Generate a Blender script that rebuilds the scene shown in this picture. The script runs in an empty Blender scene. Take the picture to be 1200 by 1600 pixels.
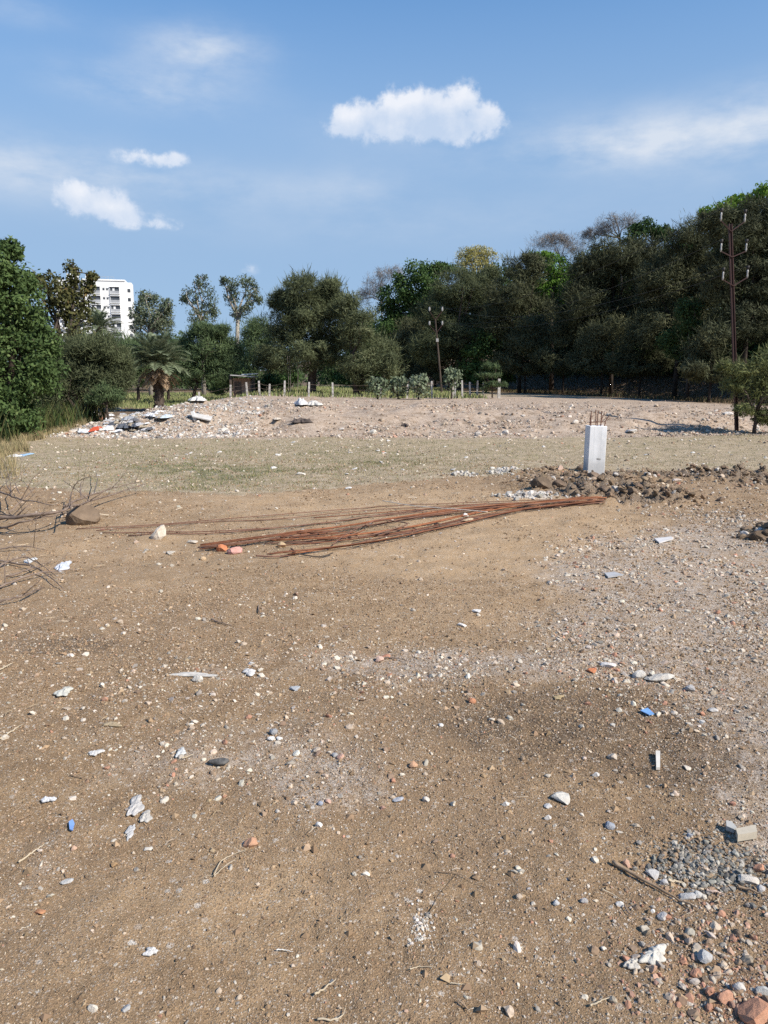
import bpy, math, random
import numpy as np
from mathutils import Vector, Matrix

# ------------------------------------------------------------------ camera, sky, sun, exposure
SC = bpy.context.scene
COL = SC.collection
rnd = random.Random(11)
RG = np.random.default_rng(7)

CAM_H, PITCH, FPX = 1.5, math.radians(10.3), 1155.0
cam = bpy.data.cameras.new('camera'); cam.sensor_fit = 'VERTICAL'; cam.sensor_height = 36
cam.lens = 36 * FPX / 1600; cam.clip_end = 5000; cam.clip_start = .05
camo = bpy.data.objects.new('camera', cam); COL.objects.link(camo)
camo.location = (0, 0, CAM_H); camo.rotation_euler = (math.radians(90) - PITCH, 0, 0)
SC.camera = camo

SUN_AZ, SUN_EL = math.radians(122), math.radians(41)      # azimuth clockwise from +Y
sun = bpy.data.lights.new('sun', 'SUN'); sun.energy = 4.2; sun.angle = math.radians(.53); sun.color = (1, .935, .84)
suno = bpy.data.objects.new('sun', sun); COL.objects.link(suno)
sd = Vector((math.sin(SUN_AZ) * math.cos(SUN_EL), math.cos(SUN_AZ) * math.cos(SUN_EL), math.sin(SUN_EL)))
suno.rotation_euler = sd.to_track_quat('Z', 'Y').to_euler(); suno.location = (20, -20, 30)

SC.view_settings.view_transform = 'Standard'; SC.view_settings.look = 'None'
SC.view_settings.exposure = 0.62; SC.view_settings.gamma = 1
SC.cycles.max_bounces = 6; SC.cycles.diffuse_bounces = 3; SC.cycles.transmission_bounces = 3
SC.cycles.use_denoising = False

FW = np.array([0, math.cos(PITCH), -math.sin(PITCH)]); UPV = np.array([0, math.sin(PITCH), math.cos(PITCH)])
def ray(px, py):
    return FW + np.array([1., 0, 0]) * ((px - 600) / FPX) + UPV * ((800 - py) / FPX)
def atY(px, py, Y):
    d = ray(px, py); t = Y / d[1]
    return Vector((d[0] * t, Y, CAM_H + d[2] * t))

def M_world():
    w = bpy.data.worlds.new('World'); SC.world = w; w.use_nodes = True
    nt = w.node_tree; nt.nodes.clear(); N = nt.nodes.new; L = nt.links.new
    out = N('ShaderNodeOutputWorld'); bg = N('ShaderNodeBackground'); sky = N('ShaderNodeTexSky')
    sky.sky_type = 'NISHITA'; sky.sun_disc = False; sky.sun_elevation = SUN_EL; sky.sun_rotation = SUN_AZ
    sky.altitude = 500; sky.air_density = 1.0; sky.dust_density = .6; sky.ozone_density = 1.6
    bg.inputs['Strength'].default_value = SKY_STR
    tc = N('ShaderNodeTexCoord'); sp = N('ShaderNodeSeparateXYZ'); L(tc.outputs['Generated'], sp.inputs[0])
    def mth(op, a, b=None, c=None, clamp=False):
        n = N('ShaderNodeMath'); n.operation = op; n.use_clamp = clamp
        for i, v in enumerate((a, b, c)):
            if v is None: continue
            if isinstance(v, (int, float)): n.inputs[i].default_value = v
            else: L(v, n.inputs[i])
        return n.outputs[0]
    az = mth('ARCTAN2', sp.outputs[0], sp.outputs[1]); el = mth('ARCSINE', sp.outputs[2])
    cv = N('ShaderNodeCombineXYZ'); L(az, cv.inputs[0]); L(el, cv.inputs[1])
    def noise(scale, detail, rough=.6, st=(1, 1, 1), off=0):
        mp = N('ShaderNodeMapping'); mp.inputs['Scale'].default_value = st; mp.inputs['Location'].default_value = (off, off, off)
        L(cv.outputs[0], mp.inputs[0])
        n = N('ShaderNodeTexNoise'); n.inputs['Scale'].default_value = scale; n.inputs['Detail'].default_value = detail
        n.inputs['Roughness'].default_value = rough; L(mp.outputs[0], n.inputs['Vector']); return n
    def azel(px, py):
        d = ray(px, py); d = d / np.linalg.norm(d); return math.atan2(d[0], d[1]), math.asin(d[2])
    def blobs(lst, vec):
        acc = None
        for (px, py, rx, ry, s) in lst:
            a, e = azel(px, py)
            mp = N('ShaderNodeMapping'); mp.vector_type = 'POINT'
            sx, sy = FPX / rx, FPX / ry
            mp.inputs['Scale'].default_value = (sx, sy, 1); mp.inputs['Location'].default_value = (-a * sx, -e * sy, 0)
            L(vec, mp.inputs[0])
            ln = N('ShaderNodeVectorMath'); ln.operation = 'LENGTH'; L(mp.outputs[0], ln.inputs[0])
            g = mth('EXPONENT', mth('MULTIPLY', mth('MULTIPLY', ln.outputs['Value'], ln.outputs['Value']), -1.0))
            g = mth('MULTIPLY', g, s)
            acc = g if acc is None else mth('ADD', acc, g)
        return acc
    # billowing clouds
    n1 = noise(26, 7, .62); n1b = noise(9, 5, .6, (1, 1.6, 1), 4)
    puff = blobs([(548, 190, 32, 22, .9), (592, 168, 30, 22, .8), (640, 160, 34, 22, .85), (680, 176, 36, 24, .8), (728, 148, 22, 18, .95), (760, 180, 32, 22, .8),
                  (630, 200, 90, 20, .8), (700, 206, 50, 20, .6),
                  (118, 303, 26, 19, .8), (148, 316, 46, 23, .85), (200, 336, 44, 15, .75), (250, 351, 34, 9, .65),
                  (240, 248, 52, 12, .85), (385, 420, 24, 12, .35), (440, 405, 16, 6, .3)], cv.outputs[0])
    n4 = noise(60, 5, .6, (1, 1, 1), 9)
    d1 = mth('ADD', puff, mth('ADD', mth('MULTIPLY', mth('SUBTRACT', n1.outputs[0], .5), 2.6), mth('MULTIPLY', mth('SUBTRACT', n4.outputs[0], .5), .5)))
    def mr(v, a, b, c=0, d=1, t='SMOOTHSTEP'):
        n = N('ShaderNodeMapRange'); n.interpolation_type = t
        for k, x in zip(('From Min', 'From Max', 'To Min', 'To Max'), (a, b, c, d)): n.inputs[k].default_value = x
        L(v, n.inputs['Value']); return n.outputs[0]
    pm = mth('MULTIPLY', mr(d1, .26, .9), .85)
    pm = mth('MULTIPLY', pm, mr(puff, .10, .42))
    # thin veils
    n2 = noise(5, 8, .6, (1, 2.6, 1), 2); n3 = noise(14, 6, .6, (1, 2.0, 1), 7)
    veil = blobs([(320, 78, 80, 26, 1.1), (235, 138, 110, 26, .85), (1080, 205, 230, 32, .85), (930, 240, 130, 22, .55), (1180, 215, 160, 45, .6), (40, 262, 170, 36, .95),
                  (340, 290, 150, 26, .35), (555, 292, 90, 30, .35), (600, 345, 400, 36, .25), (35, 15, 60, 18, .35), (1180, 130, 60, 18, .2), (650, 205, 190, 36, .22)], cv.outputs[0])
    vm = mth('MULTIPLY', mth('MULTIPLY', veil, mr(n2.outputs[0], .28, .66)), mr(n3.outputs[0], .2, .75, .55, 1))
    vm = mth('MULTIPLY', vm, 1.0, clamp=True)
    hi = blobs([(548, 178, 24, 14, 1), (600, 160, 30, 14, 1), (645, 150, 30, 14, 1), (726, 146, 22, 14, 1.2), (765, 172, 20, 12, .7), (125, 296, 24, 12, 1), (170, 322, 36, 10, .7), (235, 350, 34, 8, .5), (235, 244, 34, 8, .7), (690, 165, 20, 10, .5)], cv.outputs[0])
    shade = mth('ADD', mth('MULTIPLY', hi, .8), mth('MULTIPLY', mth('SUBTRACT', n1.outputs[0], .42), 1.6), clamp=True)
    ctop = N('ShaderNodeMix'); ctop.data_type = 'RGBA'
    ctop.inputs['A'].default_value = (CL * .62, CL * .74, CL * .93, 1); ctop.inputs['B'].default_value = (CL * 1.02, CL * 1.03, CL * 1.07, 1); L(shade, ctop.inputs['Factor'])
    # the brightness of the blue
    hs = N('ShaderNodeHueSaturation'); hs.inputs['Saturation'].default_value = SKY_SAT; hs.inputs['Value'].default_value = 1; L(sky.outputs[0], hs.inputs['Color'])
    m1 = N('ShaderNodeMix'); m1.data_type = 'RGBA'; L(vm, m1.inputs['Factor'])
    m0 = N('ShaderNodeMix'); m0.data_type = 'RGBA'; L(mth('MULTIPLY', mr(el, .62, .16), .93), m0.inputs['Factor']); L(hs.outputs[0], m0.inputs['A'])
    m0.inputs['B'].default_value = (*HZ, 1); L(m0.outputs['Result'], m1.inputs['A'])      # thin even haze towards the horizon
    m1.inputs['B'].default_value = (CL * .72, CL * .80, CL * .92, 1)
    m2 = N('ShaderNodeMix'); m2.data_type = 'RGBA'; L(pm, m2.inputs['Factor']); L(m1.outputs['Result'], m2.inputs['A']); L(ctop.outputs['Result'], m2.inputs['B'])
    L(m2.outputs['Result'], bg.inputs['Color']); L(bg.outputs[0], out.inputs[0])
HZ = (1.74, 2.58, 3.8)
SKY_STR, SKY_SAT, CL = .123, 1.36, 5.0
M_world()

# ------------------------------------------------------------------ noise and terrain
def _h(ix, iy, seed):
    n = (ix.astype(np.int64) * 374761393 + iy.astype(np.int64) * 668265263 + seed * 1442695041) & 0x7fffffff
    n = (n ^ (n >> 13)) * 1274126177 & 0x7fffffff
    return ((n ^ (n >> 16)) & 0xffff) / 65535.0
def vn(x, y, seed=0):
    xi = np.floor(x); yi = np.floor(y); fx = x - xi; fy = y - yi
    fx = fx * fx * (3 - 2 * fx); fy = fy * fy * (3 - 2 * fy)
    a = _h(xi, yi, seed); b = _h(xi + 1, yi, seed); c = _h(xi, yi + 1, seed); d = _h(xi + 1, yi + 1, seed)
    return (a + (b - a) * fx) * (1 - fy) + (c + (d - c) * fx) * fy
def fbm(x, y, f, oct=4, seed=0, g=.5):
    s = 0; a = 1; t = 0
    for i in range(oct):
        s = s + a * vn(x * f + 13.7 * i, y * f + 7.1 * i, seed + i); t += a; a *= g; f *= 2.03
    return s / t
def ss(a, b, x):
    t = np.clip((x - a) / (b - a), 0, 1); return t * t * (3 - 2 * t)

def plane_at(px, py, z=0.):
    d = ray(px, py); t = (z - CAM_H) / d[2]
    return np.array([d[0] * t, d[1] * t])
def wblob(px, py, rx, ry, s):
    """a blob on the ground given by its place in the photo"""
    c = plane_at(px, py); e = plane_at(px + rx, py); f = plane_at(px, py - ry); g = plane_at(px, py + ry)
    return (c[0], c[1], max(abs(e[0] - c[0]), .02), max((f[1] - g[1]) / 2, .02), s)
def bsum(lst, x, y):
    s = 0
    for (cx, cy, rx, ry, k) in lst:
        s = s + k * np.exp(-(((x - cx) / rx) ** 2 + ((y - cy) / ry) ** 2))
    return s
PALE = [wblob(*a) for a in [(1110, 900, 230, 56, 1.), (1150, 1000, 190, 100, 1.1), (1130, 820, 130, 40, .6), (1180, 1250, 110, 120, .6), (900, 990, 100, 40, .3), (960, 895, 110, 34, .55), (1180, 1180, 90, 120, .8), (1020, 1050, 120, 28, .9),
        (1080, 845, 160, 24, .6), (1190, 1330, 60, 60, .6), (560, 1035, 190, 30, .7), (430, 1165, 150, 56, .62), (480, 1240, 140, 34, .55), (720, 1040, 90, 22, .6), (250, 1190, 110, 40, .45), (700, 1090, 140, 50, .3), (50, 1350, 90, 90, .5), (800, 1035, 130, 26, .55),
        (250, 1110, 200, 70, .25), (80, 900, 60, 16, .3), (560, 1210, 100, 60, .35), (340, 1050, 40, 9, .5), (420, 940, 60, 14, .3), (655, 1440, 22, 40, .5), (1130, 1360, 50, 35, .3), (1000, 975, 200, 30, .35)]]
DARK = [wblob(*a) for a in [(930, 1105, 180, 42, 1.25), (1060, 1180, 130, 45, 1.2), (840, 1150, 130, 50, .8), (125, 1010, 80, 18, 1.1), (500, 1560, 60, 60, .3), (620, 1330, 160, 50, .25), (330, 1010, 120, 20, .4), (640, 1130, 130, 40, .35),
        (860, 1430, 160, 90, .35), (560, 905, 120, 14, .25), (30, 1000, 90, 40, .4), (400, 900, 180, 14, .3), (1170, 800, 60, 14, .3), (1080, 800, 60, 10, .25), (700, 1560, 300, 60, .3), (180, 1180, 160, 40, .25)]]
SAND = [wblob(*a) for a in [(560, 785, 380, 30, 1.), (860, 830, 200, 46, 1.), (160, 850, 160, 34, .8), (650, 870, 300, 36, .8), (430, 1390, 200, 120, .5), (250, 1420, 180, 60, .5), (230, 920, 150, 24, .5), (700, 960, 200, 40, .5), (930, 950, 120, 50, .7)]]
BRICK = [wblob(*a) for a in [(1160, 1560, 110, 90, .9), (1060, 1400, 120, 60, .35), (930, 1050, 50, 18, .5), (560, 1080, 60, 14, .35), (270, 725, 60, 10, .4), (1130, 1320, 70, 30, .35)]]
GREEN = [wblob(*a) for a in [(330, 745, 70, 16, 1.), (430, 735, 160, 14, .8), (560, 715, 120, 12, .5), (260, 730, 60, 14, .8), (320, 760, 50, 8, .9), (640, 725, 80, 10, .5), (1130, 678, 90, 7, .9), (180, 715, 160, 22, .45), (700, 705, 300, 12, .3), (420, 700, 200, 10, .4), (480, 755, 60, 8, .6)]]
HEAP = [wblob(*a) for a in [(880, 758, 60, 13, .10), (960, 768, 70, 10, .09), (1030, 776, 40, 6, .05), (840, 764, 40, 8, .08), (1010, 744, 190, 5, .05), (1150, 746, 90, 7, .07), (860, 742, 50, 5, .08), (1205, 835, 26, 9, .08)]]
HEAPC = [wblob(*a) for a in [(880, 762, 60, 14, 1), (960, 772, 80, 11, 1), (1030, 778, 50, 7, .8), (1150, 748, 90, 8, .8), (1010, 745, 190, 5, .5), (1200, 840, 25, 10, .8), (130, 815, 26, 8, .6)]]
CHALK = [wblob(*a) for a in [(788, 738, 24, 4, 1.), (722, 741, 18, 2.4, .6), (826, 778, 46, 2.6, 1.)]]

XF_Y = [-300, 0, 20, 35, 60, 75, 100, 400]; XF_X = [40, 27, 23.5, 19, 10.5, 4, -6, -60]
def bank(x, y):
    lift = np.interp(x, [-60, -9.4, -8.2, -6.6, 0, 6, 12, 18, 30], [.0, .0, .26, .64, .50, .46, .38, .25, .2])
    edge = 19.2 + (fbm(x, x * 0 + 3, .35, 3, 5) - .5) * 1.6 + np.interp(x, [-9, -6, 0, 8, 16], [0.6, 0.0, .3, .2, 1.5])
    s = ss(0, 3.6, y - edge)
    rough = (fbm(x, y, .9, 3, 8) - .5) * .42 * ss(0, 1.5, y - edge) * (1 - ss(5, 16, y - edge)) * ss(-9.5, -7, x)
    return lift * s + rough * (lift > .1)
def gz(x, y):
    x = np.asarray(x, float); y = np.asarray(y, float)
    z = (fbm(x, y, .22, 3, 1) - .5) * .10 * ss(2, 6, np.hypot(x, y)) + (fbm(x, y, 1.3, 3, 2) - .5) * .05
    z = z + bank(x, y)
    s = np.maximum(0, x - np.interp(y, XF_Y, XF_X))
    z = z + np.where(s > 0, 15 * (1 - np.exp(-s * .30 / 15 * (1 + 0 * s))) , 0) * ss(0, 4, s)
    z = z + bsum(HEAP, x, y) * (.55 + .9 * fbm(x, y, 4.5, 3, 9))
    z = z + bsum(CHALK, x, y) * .05
    z = z + (y > 130) * ss(130, 500, y) * 6
    near = 1 - ss(10, 24, np.hypot(x, y))
    z = z + ((fbm(x, y, 4, 4, 21) - .5) * .034 + (fbm(x, y, 22, 2, 31) - .5) * .010) * near
    z = z + np.maximum(0, fbm(x, y, 5., 4, 77, .7) - .5) * bsum(HEAPC, x, y) * .55
    return z
def gz1(x, y): return float(gz(np.array([x]), np.array([y]))[0])
TS = np.concatenate([np.geomspace(.8, 30, 500), np.geomspace(30, 300, 400)[1:]])
def G(px, py, up=0., off=0.):
    """the ground point (raised by off) seen at this place of the photo"""
    d = ray(px, py)
    def first(ts):
        h = CAM_H + d[2] * ts - gz(d[0] * ts, d[1] * ts) - off
        i = int(np.argmax(h < 0)) if (h < 0).any() else len(ts) - 1
        return max(i, 1)
    i = first(TS); ts = np.linspace(TS[i - 1], TS[i], 60); j = first(ts); t = ts[j - 1]
    x, y = d[0] * t, d[1] * t
    return Vector((x, y, gz1(x, y) + up + off))

# ------------------------------------------------------------------ mesh and material helpers
def tag(o, label=None, cat=None, group=None, kind=None):
    if label: o['label'] = label
    if cat: o['category'] = cat
    if group: o['group'] = group
    if kind: o['kind'] = kind
    return o
def empty(name, loc, label=None, cat=None, group=None, rz=0):
    o = bpy.data.objects.new(name, None); COL.objects.link(o); o.location = loc; o.rotation_euler = (0, 0, rz); o.empty_display_size = .1
    return tag(o, label, cat, group)
def np_mesh(name, V, F, mats=(), smooth=False, fattr=None, fcol=None):
    """V (n,3); F (m,k) index array with k = 3 or 4"""
    V = np.asarray(V, np.float32); F = np.asarray(F, np.int32)
    me = bpy.data.meshes.new(name); k = F.shape[1]; m = len(F)
    me.vertices.add(len(V)); me.vertices.foreach_set('co', V.ravel())
    me.loops.add(m * k); me.loops.foreach_set('vertex_index', F.ravel())
    me.polygons.add(m); me.polygons.foreach_set('loop_start', np.arange(0, m * k, k, dtype=np.int32))
    me.polygons.foreach_set('use_smooth', np.full(m, smooth, bool))
    me.update(calc_edges=True)
    if fattr is not None:
        for nm, arr in fattr.items():
            a = me.attributes.new(nm, 'FLOAT', 'FACE'); a.data.foreach_set('value', np.asarray(arr, np.float32))
    if fcol is not None:
        a = me.attributes.new('tint', 'FLOAT_COLOR', 'FACE'); a.data.foreach_set('color', np.asarray(fcol, np.float32).ravel())
    for mt in mats: me.materials.append(mt)
    return me
def link(name, me, parent=None, loc=None):
    o = bpy.data.objects.new(name, me); COL.objects.link(o)
    if parent: o.parent = parent
    if loc is not None: o.location = loc
    return o
class MB:
    def __init__(s): s.v = []; s.f = []
    def add(s, vs, fs):
        b = len(s.v); s.v += [tuple(v) for v in vs]; s.f += [tuple(i + b for i in f) for f in fs]
    def box(s, c, d, rot=None, taper=1.):
        c = Vector(c); hx, hy, hz = d[0] / 2, d[1] / 2, d[2] / 2; vs = []
        for z in (-hz, hz):
            k = taper if z > 0 else 1
            for (x, y) in ((-hx, -hy), (hx, -hy), (hx, hy), (-hx, hy)):
                p = Vector((x * k, y * k, z))
                if rot: p = rot @ p
                vs.append(c + p)
        s.add(vs, [(3, 2, 1, 0), (4, 5, 6, 7), (0, 1, 5, 4), (1, 2, 6, 5), (2, 3, 7, 6), (3, 0, 4, 7)])
    def tube(s, pts, rad, n=6, cap=True):
        pts = [Vector(p) for p in pts]; rings = []; b = len(s.v)
        if not isinstance(rad, (list, tuple)): rad = [rad] * len(pts)
        prev = None
        for i, p in enumerate(pts):
            d = (pts[min(i + 1, len(pts) - 1)] - pts[max(i - 1, 0)])
            d = d.normalized() if d.length > 1e-9 else Vector((0, 0, 1))
            if prev is None:
                u = d.orthogonal().normalized()
            else:
                u = (prev - d * prev.dot(d)); u = u.normalized() if u.length > 1e-6 else d.orthogonal().normalized()
            prev = u; w = d.cross(u)
            for k in range(n):
                a = 2 * math.pi * k / n
                s.v.append(tuple(p + (u * math.cos(a) + w * math.sin(a)) * rad[i]))
        for i in range(len(pts) - 1):
            for k in range(n):
                k2 = (k + 1) % n
                s.f.append((b + i * n + k, b + i * n + k2, b + (i + 1) * n + k2, b + (i + 1) * n + k))
        if cap:
            s.f.append(tuple(b + k for k in reversed(range(n)))); e = b + (len(pts) - 1) * n
            s.f.append(tuple(e + k for k in range(n)))
    def mesh(s, name, mat, smooth=False, bevel=0):
        me = bpy.data.meshes.new(name); me.from_pydata(s.v, [], s.f); me.update()
        if mat: me.materials.append(mat)
        if smooth: me.polygons.foreach_set('use_smooth', [True] * len(me.polygons))
        return me
    def build(s, name, mat, parent=None, smooth=False, loc=None, bevel=0):
        o = link(name, s.mesh(name, mat, smooth), parent, loc)
        if bevel:
            m = o.modifiers.new('bevel', 'BEVEL'); m.width = bevel; m.segments = 2; m.limit_method = 'ANGLE'
        return o

def new_mat(name, rough=.9, spec=.2):
    m = bpy.data.materials.new(name); m.use_nodes = True; nt = m.node_tree
    b = nt.nodes['Principled BSDF']; b.inputs['Roughness'].default_value = rough
    b.inputs['Specular IOR Level'].default_value = spec
    return m, nt, b
def noise_n(nt, scale, detail=4, rough=.6, vec=None, stretch=None):
    n = nt.nodes.new('ShaderNodeTexNoise'); n.inputs['Scale'].default_value = scale; n.inputs['Detail'].default_value = detail; n.inputs['Roughness'].default_value = rough
    if vec is None:
        tc = nt.nodes.new('ShaderNodeTexCoord'); vec = tc.outputs['Object']
    if stretch:
        mp = nt.nodes.new('ShaderNodeMapping'); mp.inputs['Scale'].default_value = stretch; nt.links.new(vec, mp.inputs[0]); vec = mp.outputs[0]
    nt.links.new(vec, n.inputs['Vector']); return n.outputs['Fac']
def mix_n(nt, f, a, b, mode='MIX'):
    n = nt.nodes.new('ShaderNodeMix'); n.data_type = 'RGBA'; n.blend_type = mode
    for k, v in (('Factor', f), ('A', a), ('B', b)):
        if isinstance(v, (int, float)): n.inputs[k].default_value = v
        elif isinstance(v, tuple): n.inputs[k].default_value = (v + (1,))[:4]
        else: nt.links.new(v, n.inputs[k])
    return n.outputs['Result']
def mr_n(nt, v, a, b, c=0., d=1., t='SMOOTHSTEP'):
    n = nt.nodes.new('ShaderNodeMapRange'); n.interpolation_type = t
    for k, x in zip(('From Min', 'From Max', 'To Min', 'To Max'), (a, b, c, d)): n.inputs[k].default_value = x
    nt.links.new(v, n.inputs['Value']); return n.outputs[0]
def m_n(nt, op, a, b=None, clamp=False):
    n = nt.nodes.new('ShaderNodeMath'); n.operation = op; n.use_clamp = clamp
    for i, v in enumerate((a, b)):
        if v is None: continue
        if isinstance(v, (int, float)): n.inputs[i].default_value = v
        else: nt.links.new(v, n.inputs[i])
    return n.outputs[0]
def bump_n(nt, b, h, strength=.5, dist=.02):
    n = nt.nodes.new('ShaderNodeBump'); n.inputs['Strength'].default_value = strength; n.inputs['Distance'].default_value = dist
    nt.links.new(h, n.inputs['Height']); nt.links.new(n.outputs[0], b.inputs['Normal'])
def attr_n(nt, name, out='Fac'):
    n = nt.nodes.new('ShaderNodeAttribute'); n.attribute_name = name; return n.outputs[out]
def simple(name, c1, c2, scale=8, rough=.85, bump=.3, dist=.01, stretch=None, spec=.2, lo=.35, hi=.65, metallic=0):
    m, nt, b = new_mat(name, rough, spec)
    f = mr_n(nt, noise_n(nt, scale, 6, .65, stretch=stretch), lo, hi)
    nt.links.new(mix_n(nt, f, c1, c2), b.inputs['Base Color'])
    b.inputs['Metallic'].default_value = metallic
    if bump: bump_n(nt, b, noise_n(nt, scale * 4, 6, .7, stretch=stretch), bump, dist)
    return m
def leaf_mat(name, c1, c2, c3=None, trans=.28):
    m, nt, b = new_mat(name, .7, .15)
    t = attr_n(nt, 'tone')
    col = mix_n(nt, mr_n(nt, t, 0, .7, t='LINEAR'), c1, c2)
    if c3: col = mix_n(nt, mr_n(nt, t, .8, 1., t='LINEAR'), col, c3)
    nt.links.new(col, b.inputs['Base Color'])
    tr = nt.nodes.new('ShaderNodeBsdfTranslucent'); nt.links.new(col, tr.inputs['Color'])
    ms = nt.nodes.new('ShaderNodeMixShader'); ms.inputs[0].default_value = trans
    nt.links.new(b.outputs[0], ms.inputs[1]); nt.links.new(tr.outputs[0], ms.inputs[2])
    nt.links.new(ms.outputs[0], nt.nodes['Material Output'].inputs['Surface'])
    return m

# ------------------------------------------------------------------ ground sheet
def ground():
    a = math.radians
    front = np.linspace(a(-46), a(46), 460)
    back = np.linspace(a(46), a(314), 70)[1:-1]
    ang = np.concatenate([front, back]); na = len(ang)
    r = np.concatenate([np.geomspace(.5, 30, 430), np.geomspace(30, 3000, 150)[1:]]); nr = len(r)
    R, A = np.meshgrid(r, ang, indexing='ij')
    X = (R * np.sin(A)).ravel(); Y = (R * np.cos(A)).ravel()
    # a circle round the camera's foot point, far part centred ahead
    Z = gz(X, Y)
    V = np.stack([X, Y, Z], 1); V = np.vstack([V, [[0, 0, gz1(0, 0)]]])
    i = np.arange(nr - 1)[:, None]; j = np.arange(na)[None, :]; j2 = (j + 1) % na
    F = np.stack([i * na + j, (i + 1) * na + j, (i + 1) * na + j2, i * na + j2], -1).reshape(-1, 4)[:, ::-1]
    c = len(V) - 1
    jj = np.arange(na); Fc = np.stack([jj, (jj + 1) % na, np.full(na, c), np.full(na, c)], 1)
    me = bpy.data.meshes.new('ground')
    n4 = len(F); nv = len(V)
    me.vertices.add(nv); me.vertices.foreach_set('co', V.astype(np.float32).ravel())
    me.loops.add(n4 * 4 + na * 3)
    li = np.concatenate([F.ravel(), np.stack([jj, (jj + 1) % na, np.full(na, c)], 1).ravel()]).astype(np.int32)
    me.loops.foreach_set('vertex_index', li)
    me.polygons.add(n4 + na)
    me.polygons.foreach_set('loop_start', np.concatenate([np.arange(n4) * 4, n4 * 4 + np.arange(na) * 3]).astype(np.int32))
    me.polygons.foreach_set('use_smooth', np.ones(n4 + na, bool)); me.update(calc_edges=True)
    X = V[:, 0]; Y = V[:, 1]
    ms = masks(X, Y)
    for k, v in ms.items():
        at = me.attributes.new(k, 'FLOAT', 'POINT'); at.data.foreach_set('value', np.clip(v, 0, 1).astype(np.float32))
    m, nt, b = new_mat('soil', .95, .12)
    tc = nt.nodes.new('ShaderNodeTexCoord'); oc = tc.outputs['Object']
    n_big = noise_n(nt, .6, 5, .6, oc); n_mid = noise_n(nt, 5, 8, .65, oc); n_fine = noise_n(nt, 60, 6, .7, oc); n_grit = noise_n(nt, 220, 3, .7, oc)
    base = mix_n(nt, mr_n(nt, n_mid, .35, .65), (.230, .151, .084), (.340, .234, .134))
    base = mix_n(nt, mr_n(nt, n_big, .35, .7), base, (.295, .20, .118))
    sand = mix_n(nt, mr_n(nt, n_mid, .3, .7), (.385, .260, .146), (.46, .322, .19))
    base = mix_n(nt, attr_n(nt, 'sand'), base, sand)
    edge = m_n(nt, 'MULTIPLY', m_n(nt, 'SUBTRACT', n_mid, .5), 1.0)
    def br(nm, lo=.3, hi=.6):
        return mr_n(nt, m_n(nt, 'ADD', attr_n(nt, nm), edge), lo, hi)
    base = mix_n(nt, m_n(nt, 'MULTIPLY', br('brick', .35, .9), .6), base, (.36, .17, .10))
    pale = mix_n(nt, mr_n(nt, n_fine, .35, .65), (.35, .285, .225), (.50, .43, .36))
    base = mix_n(nt, m_n(nt, 'MULTIPLY', br('pale', .25, .95), mr_n(nt, noise_n(nt, 14, 7, .75, oc), .42, .58, .25, .92)), base, pale)
    dark = mix_n(nt, mr_n(nt, n_fine, .35, .65), (.10, .070, .045), (.165, .118, .077))
    base = mix_n(nt, m_n(nt, 'MULTIPLY', br('damp', .25, .95), mr_n(nt, noise_n(nt, 9, 7, .75, oc), .38, .6, .45, 1.)), base, dark)
    turf = mix_n(nt, mr_n(nt, n_mid, .35, .65), (.30, .235, .145), (.42, .335, .225))
    turf = mix_n(nt, mr_n(nt, noise_n(nt, 1.6, 7, .7, oc), .5, .66, 0, .75), turf, (.24, .205, .11))
    base = mix_n(nt, br('turf', .25, .75), base, turf)
    base = mix_n(nt, m_n(nt, 'MULTIPLY', br('green', .3, 1.), .75), base, (.125, .135, .062))
    rub = mix_n(nt, mr_n(nt, n_mid, .35, .65), (.33, .245, .175), (.46, .365, .28))
    rub = mix_n(nt, mr_n(nt, noise_n(nt, 3, 8, .75, oc), .52, .62), rub, (.24, .175, .12))
    base = mix_n(nt, br('rubble', .3, .7), base, rub)
    base = mix_n(nt, br('clod', .3, .8), base, mix_n(nt, mr_n(nt, n_fine, .3, .7), (.135, .10, .07), (.22, .165, .115)))
    base = mix_n(nt, br('chalk', .35, .7), base, (.58, .55, .50))
    wood = mix_n(nt, mr_n(nt, n_mid, .35, .65), (.10, .065, .04), (.17, .115, .07))
    base = mix_n(nt, attr_n(nt, 'wood'), base, wood)
    def speck(scale, thr, size, c1, c2, base, k=1.):
        v = nt.nodes.new('ShaderNodeTexVoronoi'); v.inputs['Scale'].default_value = scale; nt.links.new(oc, v.inputs['Vector'])
        sp = nt.nodes.new('ShaderNodeSeparateColor'); nt.links.new(v.outputs['Color'], sp.inputs[0])
        f = m_n(nt, 'MULTIPLY', mr_n(nt, sp.outputs[0], thr, thr + .02), mr_n(nt, v.outputs['Distance'], size, size * .6))
        f = m_n(nt, 'MULTIPLY', f, m_n(nt, 'MULTIPLY', mr_n(nt, n_mid, .3, .6, .25, 1), k))
        return mix_n(nt, f, base, mix_n(nt, sp.outputs[1], c1, c2)), v.outputs['Distance']
    base, vd1 = speck(190, .72, .55, (.20, .145, .10), (.60, .52, .42), base)
    base, vd2 = speck(75, .82, .42, (.36, .28, .20), (.66, .60, .52), base)
    base, _v = speck(28, .93, .38, (.40, .32, .24), (.66, .62, .55), base, .8)
    base, _v = speck(110, .86, .5, (.10, .07, .045), (.16, .11, .07), base, .8)
    gr = mr_n(nt, n_grit, .3, .7, .72, 1.28, 'LINEAR')
    gr2 = mr_n(nt, n_fine, .3, .7, .86, 1.14, 'LINEAR')
    mul = m_n(nt, 'MULTIPLY', gr, gr2); cb = nt.nodes.new('ShaderNodeCombineXYZ')
    for i_ in range(3): nt.links.new(mul, cb.inputs[i_])
    base = mix_n(nt, 1., base, cb.outputs[0], 'MULTIPLY')
    nt.links.new(base, b.inputs['Base Color'])
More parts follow.
